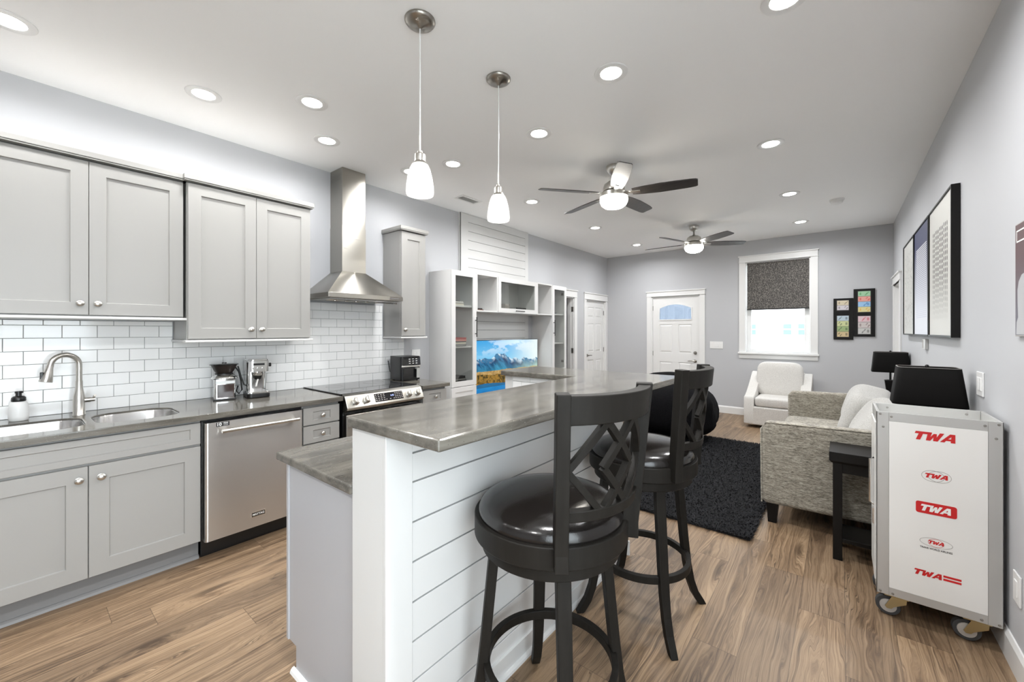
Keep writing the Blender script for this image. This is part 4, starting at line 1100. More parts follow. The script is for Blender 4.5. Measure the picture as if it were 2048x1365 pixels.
tag(build('remote_control', MB().box(-3.53, -3.49, 5.26, 5.42, 1.7005, 1.715), 'plastic_black', None, .004), 'black remote control on the upper shelf of the farther tower', 'remote')

# ================================================================== living room
# shag rug
rx0, rx1, ry0, ry1 = -2.45, -.475, 3.16, 5.88
t = thing('shag_rug', 'black shag area rug on the wood floor before the sofa', 'rug', (-1.43, 4.52, 0))
build('backing', MB().box(rx0 + .01, rx1 - .01, ry0 + .01, ry1 - .01, .0005, .012), 'rug_black', t)
NT_ = 120000
bx_ = RNG.uniform(rx0, rx1, NT_); by_ = RNG.uniform(ry0, ry1, NT_); az = RNG.uniform(0, 2 * PI, NT_); ln = RNG.uniform(.018, .034, NT_); hz = RNG.uniform(.022, .036, NT_)
wv = .0031; px_ = -np.sin(az) * wv; py_ = np.cos(az) * wv
V = np.stack([np.stack([bx_ - px_, by_ - py_, np.full(NT_, .008)], 1), np.stack([bx_ + px_, by_ + py_, np.full(NT_, .008)], 1),
              np.stack([bx_ + np.cos(az) * ln * .4 + px_, by_ + np.sin(az) * ln * .4 + py_, hz * .8], 1), np.stack([bx_ + np.cos(az) * ln * .4 - px_, by_ + np.sin(az) * ln * .4 - py_, hz * .8], 1),
              np.stack([bx_ + np.cos(az) * ln, by_ + np.sin(az) * ln, hz], 1)], 1).reshape(-1, 3) - np.array([-1.43, 4.52, 0])
F4 = np.arange(NT_)[:, None] * 5 + np.array([0, 1, 2, 3]); F3 = np.arange(NT_)[:, None] * 5 + np.array([3, 2, 4])
me = bpy.data.meshes.new('pile'); me.vertices.add(len(V)); me.vertices.foreach_set('co', V.astype(np.float32).ravel())
li = np.concatenate([F4.ravel(), F3.ravel()]).astype(np.int32); me.loops.add(len(li)); me.loops.foreach_set('vertex_index', li)
st_ = np.concatenate([np.arange(NT_) * 4, NT_ * 4 + np.arange(NT_) * 3]).astype(np.int32); me.polygons.add(2 * NT_); me.polygons.foreach_set('loop_start', st_)
me.update(calc_edges=True); me.validate(); me.materials.append(MATS['rug_black'])
o = bpy.data.objects.new('pile', me); C.objects.link(o); o.parent = t; o['kind'] = 'stuff'
# doormat
tag(build('doormat', MB().prism([(x, y, .001) for x, y in rrect(-2.75, -1.64, 6.98, 7.78, .03, 4)], (0, 0, .014)), 'mat_grey', None, .004), 'grey woven mat on the floor by the front door', 'doormat')
# bean bag
def bag(x, y, z):
    k = 1 + .035 * math.sin(23 * x + 9 * z) * math.sin(19 * y - 7 * z) + .07 * math.sin(x * 7 + z * 5) * math.cos(y * 6 - z * 4) + .03 * math.sin(11 * x - 9 * y)
    return (x * k, y * k, z * (1 + .05 * math.sin(5 * x + 4 * y)))
t = thing('beanbag', 'big black furry beanbag chair on the rug behind the bar', 'beanbag', (-1.83, 5.62, .03))
build('body', MB().supere((-1.76, 5.60, .398), (1.12, 1.0, .66), .75, .9, 36, 20, bag), 'beanbag_fur', t, smooth=80)
build('backrest', MB().supere((-1.92, 5.82, .58), (.95, .60, .54), .8, .9, 32, 18, bag), 'beanbag_fur', t, smooth=80)
# cream swivel armchair
def soft_box(name, par, c, d, m, r=.06, rot=None, e1=.28, e2=.28, n=40, k=22, fn=None):
    mb = MB().supere((0, 0, 0), d, e1, e2, n, k, fn)
    R_ = Matrix.Rotation(rot[0], 4, rot[1]) if rot else Matrix.Identity(4)
    mb.v = [tuple(R_ @ Vector(p) + Vector(c)) for p in mb.v]
    return build(name, mb, m, par, smooth=70)
AX0, AX1, AY0, AY1 = -1.135, -.335, 6.90, 7.72
t = thing('armchair', 'cream boucle swivel armchair under the window', 'armchair', (-.735, 7.3, 0))
build('swivel_base', MB().lathe([(.27, .0005), (.27, .035), (.06, .035)], (-.735, 7.28, 0), 32), 'plastic_black', t)
def arm_poly():
    top = [(AY1 - .05 - (AY1 - AY0 - .07) * k / 14, .455 + .345 * (1 - k / 14) ** 1.35 if k else .78) for k in range(15)]
    return [(AY0 + .02, .042), (AY1, .042), (AY1, .66), (AY1 - .015, .74)] + top + [(AY0, .42), (AY0, .06)]
for x in (AX0, AX1 - .13):
    build('arm', MB().prism([(x, y, z) for y, z in arm_poly()], (.13, 0, 0)), 'cream_boucle', t, .045, 50, seg=5)
build('front_apron', MB().box(AX0 + .10, AX1 - .10, AY0 + .004, AY1, .045, .315), 'cream_boucle', t, .02, 40, seg=3)
build('back_frame', MB().box(AX0 + .09, AX1 - .09, AY1 - .14, AY1, .30, .80), 'cream_boucle', t, .05, 40, seg=4)
soft_box('seat_cushion', t, (-.735, 7.16, .385), (.535, .50, .15), 'cream_boucle', e1=.35, e2=.18)
soft_box('back_cushion', t, (-.735, 7.47, .68), (.60, .24, .54), 'cream_boucle', rot=(math.radians(-9), 'X'), e1=.42, e2=.32)
# sofa
t = thing('sofa', 'beige grey tweed sofa against the picture wall', 'sofa', (.05, 4.6, 0))
SX0, SX1, SY0, SY1 = -.470, .50, 3.555, 5.66
pol = lambda y: [(SX0, y, .16), (SX0 - .004, y, .70), (SX0 + .03, y, .755), (SX1 - .10, y, .775), (SX1, y, .775), (SX1, y, .16), (SX0 + .03, y, .145)]
for y in (SY0, SY1 - .105): build('arm', MB().prism(pol(y), (0, .105, 0)), 'sofa_fabric', t, .028, 40, seg=4)
build('arm_piping', MB().tube([(SX0 + .004, SY0 + .006, .15), (SX0 - .001, SY0 + .006, .70), (SX0 + .03, SY0 + .006, .748), (SX1 - .1, SY0 + .006, .768), (SX1, SY0 + .006, .768)], .0055, 8), 'sofa_fabric', t, smooth=60)
build('seat_frame', MB().box(SX0 + .03, SX1, SY0 + .105, SY1 - .105, .15, .31), 'sofa_fabric', t, .012, 40, seg=2)
build('back_frame', MB().box(SX1 - .20, SX1, SY0 + .10, SY1 - .10, .31, .79), 'sofa_fabric', t, .04, 40, seg=3)
m_ = (SY0 + SY1) / 2
for a, b in ((SY0 + .108, m_ - .003), (m_ + .003, SY1 - .108)):
    soft_box('seat_cushion', t, ((SX0 + SX1 - .20) / 2 + .01, (a + b) / 2, .40), (.80, b - a, .19), 'sofa_fabric', e1=.28, e2=.12)
def slump(x, y, z): return (x + .10 * (z + .22) ** 2 + .02 * math.sin(y * 9), y, z + .02 * math.sin(y * 7))
for a, b, cx_, an in ((SY0 + .12, m_ - .02, .235, 27), (m_ + .02, SY1 - .12, .165, 14)):
    soft_box('back_cushion', t, (cx_, (a + b) / 2, .66), (.31, b - a, .46), 'sofa_cushion_fabric', rot=(math.radians(an), 'Y'), e1=.55, e2=.28, fn=slump)
for x in (SX0 + .062, SX1 - .08):
    for y in (SY0 + .03, SY1 - .09):
        lg = MB().loft([[(x - .022, y, .0005), (x + .032, y, .0005), (x + .032, y + .055, .0005), (x - .022, y + .055, .0005)], [(x - .03, y - .004, .146), (x + .045, y - .004, .146), (x + .045, y + .066, .146), (x - .03, y + .066, .146)]])
        build('leg', lg, 'espresso_wood', t)
# end tables
def end_table(label, x0, x1, y0, y1, h):
    t = thing('end_table', label, 'side table', ((x0 + x1) / 2, (y0 + y1) / 2, 0))
    build('table_top', MB().loft([[(x0 + .012, y0 + .012, h - .070), (x1 - .004, y0 + .012, h - .070), (x1 - .004, y1 - .012, h - .070), (x0 + .012, y1 - .012, h - .070)], [(x0, y0, h - .055), (x1, y0, h - .055), (x1, y1, h - .055), (x0, y1, h - .055)], [(x0, y0, h), (x1, y0, h), (x1, y1, h), (x0, y1, h)]]), 'espresso_wood', t, .002)
    a = .018; s = .047
    for x in (x0 + a, x1 - a - s):
        for y in (y0 + a, y1 - a - s): build('leg', MB().box(x, x + s, y, y + s, .0005, h - .07), 'espresso_wood', t, .002)
    build('apron', MB().box(x0 + a + .01, x1 - a - .01, y0 + a + .008, y0 + a + .026, h - .13, h - .07).box(x0 + a + .01, x1 - a - .01, y1 - a - .026, y1 - a - .008, h - .13, h - .07), 'espresso_wood', t)
    build('shelf', MB().box(x0 + a + .006, x1 - a - .006, y0 + a + .006, y1 - a - .006, .115, .140), 'espresso_wood', t, .002)
    return t
end_table('black wooden end table squeezed between the white trolley and the sofa', -.060, .545, 3.235, 3.535, .677)
end_table('black wooden end table at the far end of the sofa', .05, .545, 5.80, 6.32, .600)
def table_lamp(label, x, y, z0, zs, hs, w0, w1):
    t = thing('table_lamp', label, 'lamp', (x, y, z0))
    zb_ = z0 + .0008; sec = []
    for (r, z) in ((.062, 0), (.062, .014), (.040, .022), (.036, .03), (.030, .08), (.033, .16), (.048, zs - z0 - .10), (.050, zs - z0 - .092), (.020, zs - z0 - .085)):
        sec.append([(x + r * sx_, y + r * sy_, zb_ + z) for sx_, sy_ in ((-1, -1), (1, -1), (1, 1), (-1, 1))])
    build('base', MB().loft(sec), 'lamp_black', t, .002)
    build('stem', MB().cyl((x, y, zs - .09), .009, hs + .09 - .02, 'z', 12), 'lamp_black', t)
    S = lambda w_, d_, z: [(x + a, y + b, z) for a, b in rrect(-w_ / 2, w_ / 2, -d_ / 2, d_ / 2, .028, 5)]
    sh = MB(); sh.loft([S(w1, w1 * .68, zs), S(w1 * .995, w1 * .68, zs + .012), S(w0, w0 * .68, zs + hs)], False)
    o = build('lamp_shade', sh, 'shade_black', t, smooth=40); md = o.modifiers.new('wall', 'SOLIDIFY'); md.thickness = .003; md.offset = -1
    rim = MB(); rim.sweep(S(w0 * .985, w0 * .665, zs + hs + .001), [(-.0014, -.0012), (.0014, -.0012), (.0014, .0012), (-.0014, .0012)], closed=True)
    build('shade_rim', rim, 'grey_print', o)
    build('finial', MB().lathe([(.004, 0), (.009, .006), (.011, .014), (.006, .022), (.002, .024)], (x, y, zs + hs - .008), 14), 'lamp_black', t, smooth=50)
    build('harp', MB().tube([(x - w0 / 2 + .01, y, zs + hs - .01), (x, y, zs + hs - .012), (x + w0 / 2 - .01, y, zs + hs - .01)], .003, 6), 'lamp_black', t)
    return t
table_lamp('black table lamp rising right behind the white trolley', .392, 3.40, .677, 1.002, .218, .262, .312)
table_lamp('smaller looking black table lamp at the far end of the sofa', .418, 6.08, .600, .982, .220, .275, .315)

# airline trolley ------------------------------------------------------------
t = thing('trolley', 'white airline galley trolley with red lettering on casters by the wall', 'trolley', (.348, 2.91, 0))
cx0, cx1, cyf, cyb, cz0, cz1 = .138, .556, 2.752, 3.080, .118, 1.030
TC = lambda a, b, c: (cx0 + a, cyf - b, cz0 + c)
W_, Hh = cx1 - cx0, cz1 - cz0
build('body', MB().box(cx0 + .004, cx1 - .004, cyf + .004, cyb - .004, cz0 + .004, cz1 - .05), 'cart_panel', t)
fr = MB()
fr.box(cx0, cx0 + .046, cyf, cyf + .0045, cz0, cz1).box(cx1 - .046, cx1, cyf, cyf + .0045, cz0, cz1)
fr.box(cx0 + .046, cx1 - .046, cyf, cyf + .0045, cz1 - .045, cz1).box(cx0 + .046, cx1 - .046, cyf, cyf + .0045, cz0, cz0 + .040)
fr.box(cx0, cx0 + .004, cyf, cyb, cz0, cz0 + .04).box(cx0, cx0 + .004, cyf, cyf + .03, cz0, cz1).box(cx0, cx0 + .004, cyb - .03, cyb, cz0, cz1)
fr.box(cx1 - .004, cx1, cyf, cyb, cz0, cz0 + .04).box(cx1 - .004, cx1, cyf, cyf + .03, cz0, cz1).box(cx1 - .004, cx1, cyb - .03, cyb, cz0, cz1)
fm = build('frame', fr, 'aluminium', t, .0012)
tr_ = MB().box(cx0, cx0 + .012, cyf + .005, cyb, cz1 - .05, cz1).box(cx1 - .012, cx1, cyf + .005, cyb, cz1 - .05, cz1).box(cx0 + .012, cx1 - .012, cyb - .012, cyb, cz1 - .05, cz1).box(cx0 + .012, cx1 - .012, cyf + .005, cyf + .012, cz1 - .05, cz1)
build('top_tray', tr_, 'aluminium', t, .002)
build('front_panel', MB().box(cx0 + .0465, cx1 - .0465, cyf - .0012, cyf + .004, cz0 + .0405, cz1 - .0455), 'cart_panel', t, .0005)
rv = MB()
for a, c in ((.014, Hh - .012), (.025, Hh - .075), (.055, Hh - .022), (W_ - .055, Hh - .022), (W_ - .014, Hh - .012), (W_ - .022, Hh - .075), (.014, .012), (.060, .012), (W_ - .065, .014), (W_ - .012, .012)):
    rv.lathe([(.0055, 0), (.005, -.0025), (.002, -.0032)], (cx0 + a, cyf, cz0 + c), 12, 'y')
for a in (.06, W_ - .06): rv.lathe([(.0055, 0), (.005, -.0025), (.002, -.0032)], (cx0 + a, cyb - .012, cz1 - .022), 12, 'y')
build('rivet', rv, 'hinge_steel', t, smooth=40)
# door on the aisle side with its latch
sd = MB().box(cx0 - .006, cx0, cyf + .025, cyb - .025, cz0 + .05, cz1 - .06)
dd = build('side_door', sd, 'cart_panel', t, .002)
build('latch', MB().tube([(cx0 - .006, cyf + .06, .78), (cx0 - .022, cyf + .06, .77), (cx0 - .022, cyf + .06, .55), (cx0 - .006, cyf + .06, .54)], .006, 8).box(cx0 - .014, cx0 - .006, cyf + .05, cyf + .075, .44, .52), 'chrome', dd, smooth=50)
PT = {  # letter shapes on a unit cell, sheared afterwards
 'T': [[(0, 1), (0, .72), (.30, .72), (.30, 0), (.62, 0), (.62, .72), (.95, .72), (.95, 1)]],
 'W': [[(0, 1), (.14, 0), (.46, 0), (.56, .44), (.66, 0), (.98, 0), (1.16, 1), (.85, 1), (.78, .46), (.68, .86), (.45, .86), (.34, .46), (.30, 1)]],
 'A': [[(0, 0), (.42, 1), (.78, 1), (1.08, 0), (.76, 0), (.71, .20), (.38, .20), (.32, 0)], ],
}
AH = [(.46, .42), (.66, .42), (.60, .70)]
def letters(x0, z0, w_, h_, slant, gap=.0):
    mb = MB(lambda a, b, c: (cx0 + a, cyf - .0012 - b, cz0 + c)); cur = 0; out = []
    for ch, adv in (('T', .90), ('W', 1.14), ('A', 1.05)):
        for P_ in PT[ch]: out.append((cur, P_, ch))
        cur += adv
    sc = w_ / (cur + .02 + slant)
    for off, P_, ch in out:
        q = [(x0 + (off + x + slant * y) * sc, z0 + y * h_) for x, y in P_]
        if ch == 'A':
            bm = bmesh.new(); e = []
            for loop in (q, [(x0 + (off + x + slant * y) * sc, z0 + y * h_) for x, y in AH]):
                vv_ = [bm.verts.new((x, .0007, y)) for x, y in loop]; e += [bm.edges.new((vv_[i], vv_[(i + 1) % len(vv_)])) for i in range(len(vv_))]
            bmesh.ops.triangle_fill(bm, edges=e, use_beauty=True); bm.verts.index_update()
            mb.add([tuple(v.co) for v in bm.verts], [tuple(v.index for v in f.verts) for f in bm.faces]); bm.free()
        else:
            bm = bmesh.new(); vv_ = [bm.verts.new((x, .0007, y)) for x, y in q]; e = [bm.edges.new((vv_[i], vv_[(i + 1) % len(vv_)])) for i in range(len(vv_))]
            bmesh.ops.triangle_fill(bm, edges=e, use_beauty=True); bm.verts.index_update()
            mb.add([tuple(v.co) for v in bm.verts], [tuple(v.index for v in f.verts) for f in bm.faces]); bm.free()
    return mb
def oval(x, z, a, b, wd_=.0012, d=.0005):
    mb = MB(lambda p, q, r: (cx0 + p, cyf - .0012 - q, cz0 + r)); lo = []
    for i in range(49):
        t_ = 2 * PI * i / 48; c_, s_ = math.cos(t_), math.sin(t_)
        lo.append([(x + (a - wd_) * c_, d, z + (b - wd_) * s_), (x + (a + wd_) * c_, d, z + (b + wd_) * s_)])
    for k in range(48): mb.add([*lo[k], *lo[k + 1]], [(0, 1, 3, 2)])
    return mb
zc = lambda z: z - cz0
pc = W_ / 2
build('logo', letters(pc - .082, zc(.912), .158, .040, .30), 'red_print', t, label='large red slanted lettering at the top')
build('logo_oval', oval(pc - .010, zc(.745), .038, .026, .0009), 'grey_print', t); build('logo_oval', oval(pc + .012, zc(.745), .038, .026, .0009), 'grey_print', t)
build('logo', letters(pc - .042, zc(.735), .088, .022, .30), 'red_print', t, label='red lettering inside two thin ovals')
bx2 = MB(lambda p, q, r: (cx0 + p, cyf - .0012 - q, cz0 + r)).prism([(x, 0, y) for x, y in rrect(pc - .068, pc + .068, zc(.562), zc(.617), .009, 4)], (0, .0008, 0))
lb_ = build('logo_plate', bx2, 'red_print', t, label='red rounded plate with white lettering')
l3 = letters(pc - .058, zc(.574), .116, .031, .30); l3.v = [(x, y - .0006, z) for x, y, z in l3.v]; build('plate_lettering', l3, 'white_print', lb_)
build('logo_oval', oval(pc, zc(.430), .054, .021, .0009), 'grey_print', t); build('logo_oval', oval(pc, zc(.430), .026, .018, .0007), 'red_print', t)
build('logo', letters(pc - .028, zc(.423), .058, .016, .30), 'red_print', t, label='small red lettering inside a thin oval')
tx = text_mb('TRANS WORLD AIRLINES', .0115, lambda a, b, c: (cx0 + pc + a, cyf - .0012 - b, .399 + c), depth=.0007, sx=.82, bold=.0003); build('caption', tx, 'dark_print', t)
build('logo', letters(pc - .080, zc(.262), .108, .027, .30), 'red_print', t, label='red lettering followed by two stripes')
sp2 = MB(lambda p, q, r: (cx0 + p, cyf - .0012 - q, cz0 + r))
for c in (.264, .279): sp2.box(pc + .024, pc + .082, 0, .0007, zc(c), zc(c + .0095))
build('logo_stripes', sp2, 'red_print', t)
for x, y in ((cx0 + .075, cyf + .05), (cx1 - .075, cyf + .05), (cx0 + .075, cyb - .05), (cx1 - .075, cyb - .05)):
    c = build('caster', MB().box(x - .045, x + .045, y - .035, y + .035, .106, .1175), 'brass_zinc', t, .002)
    sgn = -1 if x < .35 else 1
    x2 = x - .030
    for yy in (y - .026, y + .0225): build('fork', MB().prism([(x - .016, yy, .106), (x + .038, yy, .106), (x + .036, yy, .082), (x2 + .020, yy, .052), (x2 + .012, yy, .041), (x2 - .005, yy, .039), (x2 - .012, yy, .048), (x2 - .006, yy, .062)], (0, .0035, 0)), 'brass_zinc', c)
    wh = build('wheel', MB().lathe([(.034, -.016), (.046, -.015), (.0485, -.009), (.0485, .009), (.046, .015), (.034, .016)], (x2, y, .0495), 32, 'y'), 'wheel_rubber', c, smooth=40)
    build('wheel_hub', MB().lathe([(.012, -.0205), (.032, -.019), (.033, -.015), (.033, .015), (.032, .019), (.012, .0205)], (x2, y, .0495), 24, 'y'), 'aluminium', wh, smooth=40)

# ================================================================== things on the walls
outlet('wall_switch', 'white two rocker switch plate above the trolley', TRc(3.215, 1.155), .125, .125, (-.023, .023), 'light switch')
outlet('wall_switch', 'white single rocker switch plate low on the wall beside the trolley', TRc(2.635, .362), .085, .125, (0,), 'light switch')
outlet('wall_switch', 'white four rocker switch plate between front door and window', TFc(-1.715, 1.182), .21, .125, (-.069, -.023, .023, .069), 'light switch')
t = thing('thermostat', 'small grey thermostat below the framed prints', 'thermostat', (XR, 4.96, 1.325))
build('case', MB(WR).box(4.88, 5.03, .0005, .022, 1.275, 1.365), 'aluminium', t, .003); build('screen', MB(WR).box(4.955, 5.02, .022, .0228, 1.285, 1.355), 'grey_print', t)
def frame_pic(label, y0, y1, z0, z1, dep, fw=.012):
    t = thing('framed_print', label, 'picture', (XR, (y0 + y1) / 2, z0))
    f = MB(WR).box(y0, y0 + fw, .001, dep, z0, z1).box(y1 - fw, y1, .001, dep, z0, z1).box(y0 + fw, y1 - fw, .001, dep, z0, z0 + fw).box(y0 + fw, y1 - fw, .001, dep, z1 - fw, z1)
    build('frame', f, 'frame_black', t, .001); return t
zt0, zt1 = 1.392, 2.350; dp = .042
def sheet(t, y0, y1, z0, z1, fn, d=.034, ny=4, nz=60):
    mb = MB(WR); vs = []; fs = []; cols = []
    for i in range(ny + 1):
        for j in range(nz + 1): vs.append((y0 + (y1 - y0) * i / ny, d, z0 + (z1 - z0) * j / nz))
    for i in range(ny):
        for j in range(nz): fs.append((i * (nz + 1) + j, (i + 1) * (nz + 1) + j, (i + 1) * (nz + 1) + j + 1, i * (nz + 1) + j + 1)); cols.append(fn((i + .5) / ny, (j + .5) / nz))
    mb.add(vs, fs); mb.cols = cols; return build('print', mb, 'printed', t)
def marks(par, items, d=.0345):
    mb = MB(WR); cols = []
    for (cy_, cz, ry, rz_, col) in items:
        n = 10; mb.add([(cy_ + ry * math.cos(2 * PI * i / n), d, cz + rz_ * math.sin(2 * PI * i / n)) for i in range(n)], [tuple(range(n))]); cols.append(col)
    mb.cols = cols; return build('print_marks', mb, 'printed', par)
pw = srgb(200, 199, 193)
mixc = lambda a, b, k: tuple(x * (1 - k) + y * k for x, y in zip(a, b))
t = frame_pic('black framed white print with rows of fading dark drops', 3.690, 4.545, zt0, zt1, dp)
s = sheet(t, 3.702, 4.533, zt0 + .012, zt1 - .012, lambda u, v: pw)
it = []
for r in range(17):
    for c in range(11):
        it.append((3.86 + c * .052, 2.145 - r * .0385 + .004 * ((c * 7 + r * 3) % 3), .0115, .0165, mixc(srgb(35, 34, 33), pw, min(1, max(0, (r - 8) / 8.5)) ** 1.1)))
marks(s, it)
t = frame_pic('black framed navy to white print with fine white lines', 4.565, 5.395, zt0, zt1, dp)
s = sheet(t, 4.577, 5.383, zt0 + .012, zt1 - .012, lambda u, v: mixc(srgb(214, 217, 226), srgb(48, 54, 92), min(1, max(0, (v - .22) / .62))))
mb = MB(WR); cols = []
for r in range(38):
    z = 2.16 - r * .0165; mb.add([(4.69, .0345, z), (5.27, .0345, z), (5.27, .0345, z + .007), (4.69, .0345, z + .007)], [(0, 1, 2, 3)]); cols.append(mixc(srgb(232, 234, 240), srgb(196, 200, 216), r / 38))
mb.cols = cols; build('print_marks', mb, 'printed', s)
t = frame_pic('black framed pale print with faint scattered flecks, farthest of three', 5.415, 6.215, zt0, zt1, dp)
s = sheet(t, 5.427, 6.203, zt0 + .012, zt1 - .012, lambda u, v: srgb(200, 200, 196))
rr = random.Random(5); marks(s, [(rr.uniform(5.52, 6.12), rr.uniform(1.46, 2.24), rr.uniform(.004, .010), rr.uniform(.004, .014), mixc(srgb(120, 118, 112), srgb(200, 200, 196), rr.uniform(.3, .9))) for _ in range(420)])
mat('figure_print', (.42, .42, .43), .5)
# poster cut by the picture edge
t = thing('poster', 'dark framed poster with a pale figure at the picture edge', 'poster', (XR, 2.40, 1.40))
build('frame', MB(WR).box(2.05, 2.622, .001, .012, 1.412, 1.872), 'grey_print', t, .001)
s = sheet(t, 2.06, 2.617, 1.418, 1.868, lambda u, v: mixc(srgb(96, 98, 110), srgb(88, 62, 64), min(1, v * 1.4)), d=.0125)
fg = MB(WR).add([(2.47 + dx, .0132, 1.42 + dz) for dx, dz in ((-.2, 0), (.135, 0), (.130, .05), (.112, .07), (.118, .13), (.120, .18), (.105, .215), (.07, .24), (.0, .25), (-.1, .23))], [tuple(range(10))]); build('figure', fg, 'figure_print', s)
br = MB(WR).box(2.42, 2.602, .0125, .0135, 1.838, 1.844).box(2.597, 2.602, .0125, .0135, 1.795, 1.84).box(2.42, 2.602, .0125, .0135, 1.795, 1.801); build('title_frame', br, 'white_print', s)
# banknote frames on the far wall
def note_frame(label, x0, x1, z0, z1, wins):
    t = thing('banknote_frame', label, 'picture frame', ((x0 + x1) / 2, YF, z0))
    build('frame', MB(WF).box(x0, x1, .0008, .022, z0, z1), 'frame_black', t, .0015)
    for (a, b, c, d, notes) in wins:
        m_ = build('mount', MB(WF).box(a, b, .022, .0225, c, d), 'dark_print', t); n = len(notes); h = (d - c - .012) / n
        for k, col in enumerate(notes):
            zt = d - .006 - k * h; gap = .004
            mb = MB(WF); cols = []
            def q(u0, u1, v0, v1, cc, dd): mb.add([(a + .008 + (b - a - .016) * u0, dd, zt - h + gap + (h - gap) * v0), (a + .008 + (b - a - .016) * u1, dd, zt - h + gap + (h - gap) * v0), (a + .008 + (b - a - .016) * u1, dd, zt - h + gap + (h - gap) * v1), (a + .008 + (b - a - .016) * u0, dd, zt - h + gap + (h - gap) * v1)], [(0, 1, 2, 3)]); cols.append(cc)
            base = srgb(*col[0]); acc = srgb(*col[1]); u = col[2]
            q(0, 1, 0, 1, base, .0232); [q(u + .05 * ((k * 3 + j) % 6), u + .05 * ((k * 3 + j) % 6) + .07, .12 + .11 * j, .36 + .1 * j, mixc(base, acc, .45 + .13 * ((j + k) % 4)), .0236 + .0001 * j) for j in range(6)]
            q(.72 if u < .5 else .12, .90 if u < .5 else .26, .25, .75, mixc(base, acc, .6), .0236)
            mb.cols = cols; build('banknote', mb, 'printed', t)
note_frame('lower black frame of banknotes, adjoining the taller hung frame', -.093, .137, 1.303, 1.920, [(-.058, .092, 1.735, 1.893, [((205, 195, 170), (120, 95, 75), .62), ((205, 200, 205), (110, 100, 110), .62)]), (-.058, .092, 1.335, 1.665, [((180, 195, 205), (60, 75, 90), .1), ((195, 200, 150), (60, 70, 60), .1), ((150, 170, 120), (50, 70, 50), .1), ((200, 180, 140), (60, 55, 45), .1)])])
note_frame('higher black frame of bright colourful banknotes beside the corner', .140, .378, 1.350, 2.048, [(.182, .335, 1.700, 2.018, [((160, 200, 165), (50, 140, 70), .55), ((225, 160, 150), (200, 60, 50), .62), ((150, 190, 225), (60, 120, 180), .45), ((215, 205, 150), (215, 160, 40), .62)]), (.182, .335, 1.378, 1.655, [((215, 190, 195), (200, 60, 80), .3), ((200, 192, 190), (110, 80, 80), .62), ((195, 195, 192), (80, 80, 80), .3)])])

# ================================================================== ceiling
def can(label, x, y, en):
    t = thing('recessed_light', label, 'ceiling light', (x, y, H), group='recessed ceiling lights')
    build('trim_ring', MB().lathe([(.060, 0), (.062, -.004), (.090, -.007), (.096, -.004), (.097, -.0003)], (x, y, H), 40), 'plastic_white', t, smooth=40)
    build('lens', MB().lathe([(.060, -.0035), (.055, -.0052), (.004, -.0056)], (x, y, H), 32), 'lens_glow', t, smooth=40)
    l = bpy.data.lights.new('downlight', 'AREA'); l.shape = 'DISK'; l.size = .12; l.energy = en; l.color = WARM; l.spread = math.radians(165)
    o = bpy.data.objects.new('downlight', l); C.objects.link(o); o.parent = t; o.location = (0, 0, -.012)
CANS = [(-3.17, -.01, 'round recessed light cut by the picture edge above the sink'), (-3.18, .777, 'recessed light above the sink cabinets'), (-2.735, 1.26, 'recessed light before the range hood, over the aisle'), (-3.19, 1.587, 'recessed light close to the chimney hood'),
        (-1.054, 2.225, 'large bright recessed light past the second pendant'), (-1.807, 2.558, 'recessed light between the pendants and the nearer fan'), (-2.745, 2.531, 'recessed light seen between the two pendant shades'), (-2.83, 3.86, 'recessed light above the media wall, nearest the kitchen'), (-2.82, 5.425, 'middle recessed light along the media wall'), (-2.81, 6.965, 'recessed light nearest the far corner by the closet door'),
        (-.447, 3.887, 'recessed light on the sofa side, nearest the camera'), (-.447, 5.438, 'recessed light on the sofa side, second along'), (-.442, 6.931, 'recessed light on the sofa side, nearest the window'), (-.20, 2.23, 'recessed light cut off at the top of the picture'), (-3.19, 2.40, 'recessed light half hidden behind the nearer pendant shade')]
for x, y, l in CANS: can(l, x, y, CAN_FAR_W if y > 3.5 or x > -.5 else CAN_W)
for x, y in ((-.45, .6), (-.45, -1.2), (-1.8, -1.2), (-3.17, -1.0)): can('unseen recessed light added around the camera for fill', x, y, CAN_FILL_W if x > -.5 else CAN_W)  # unseen downlights added to brighten the trolley, wall and near floor
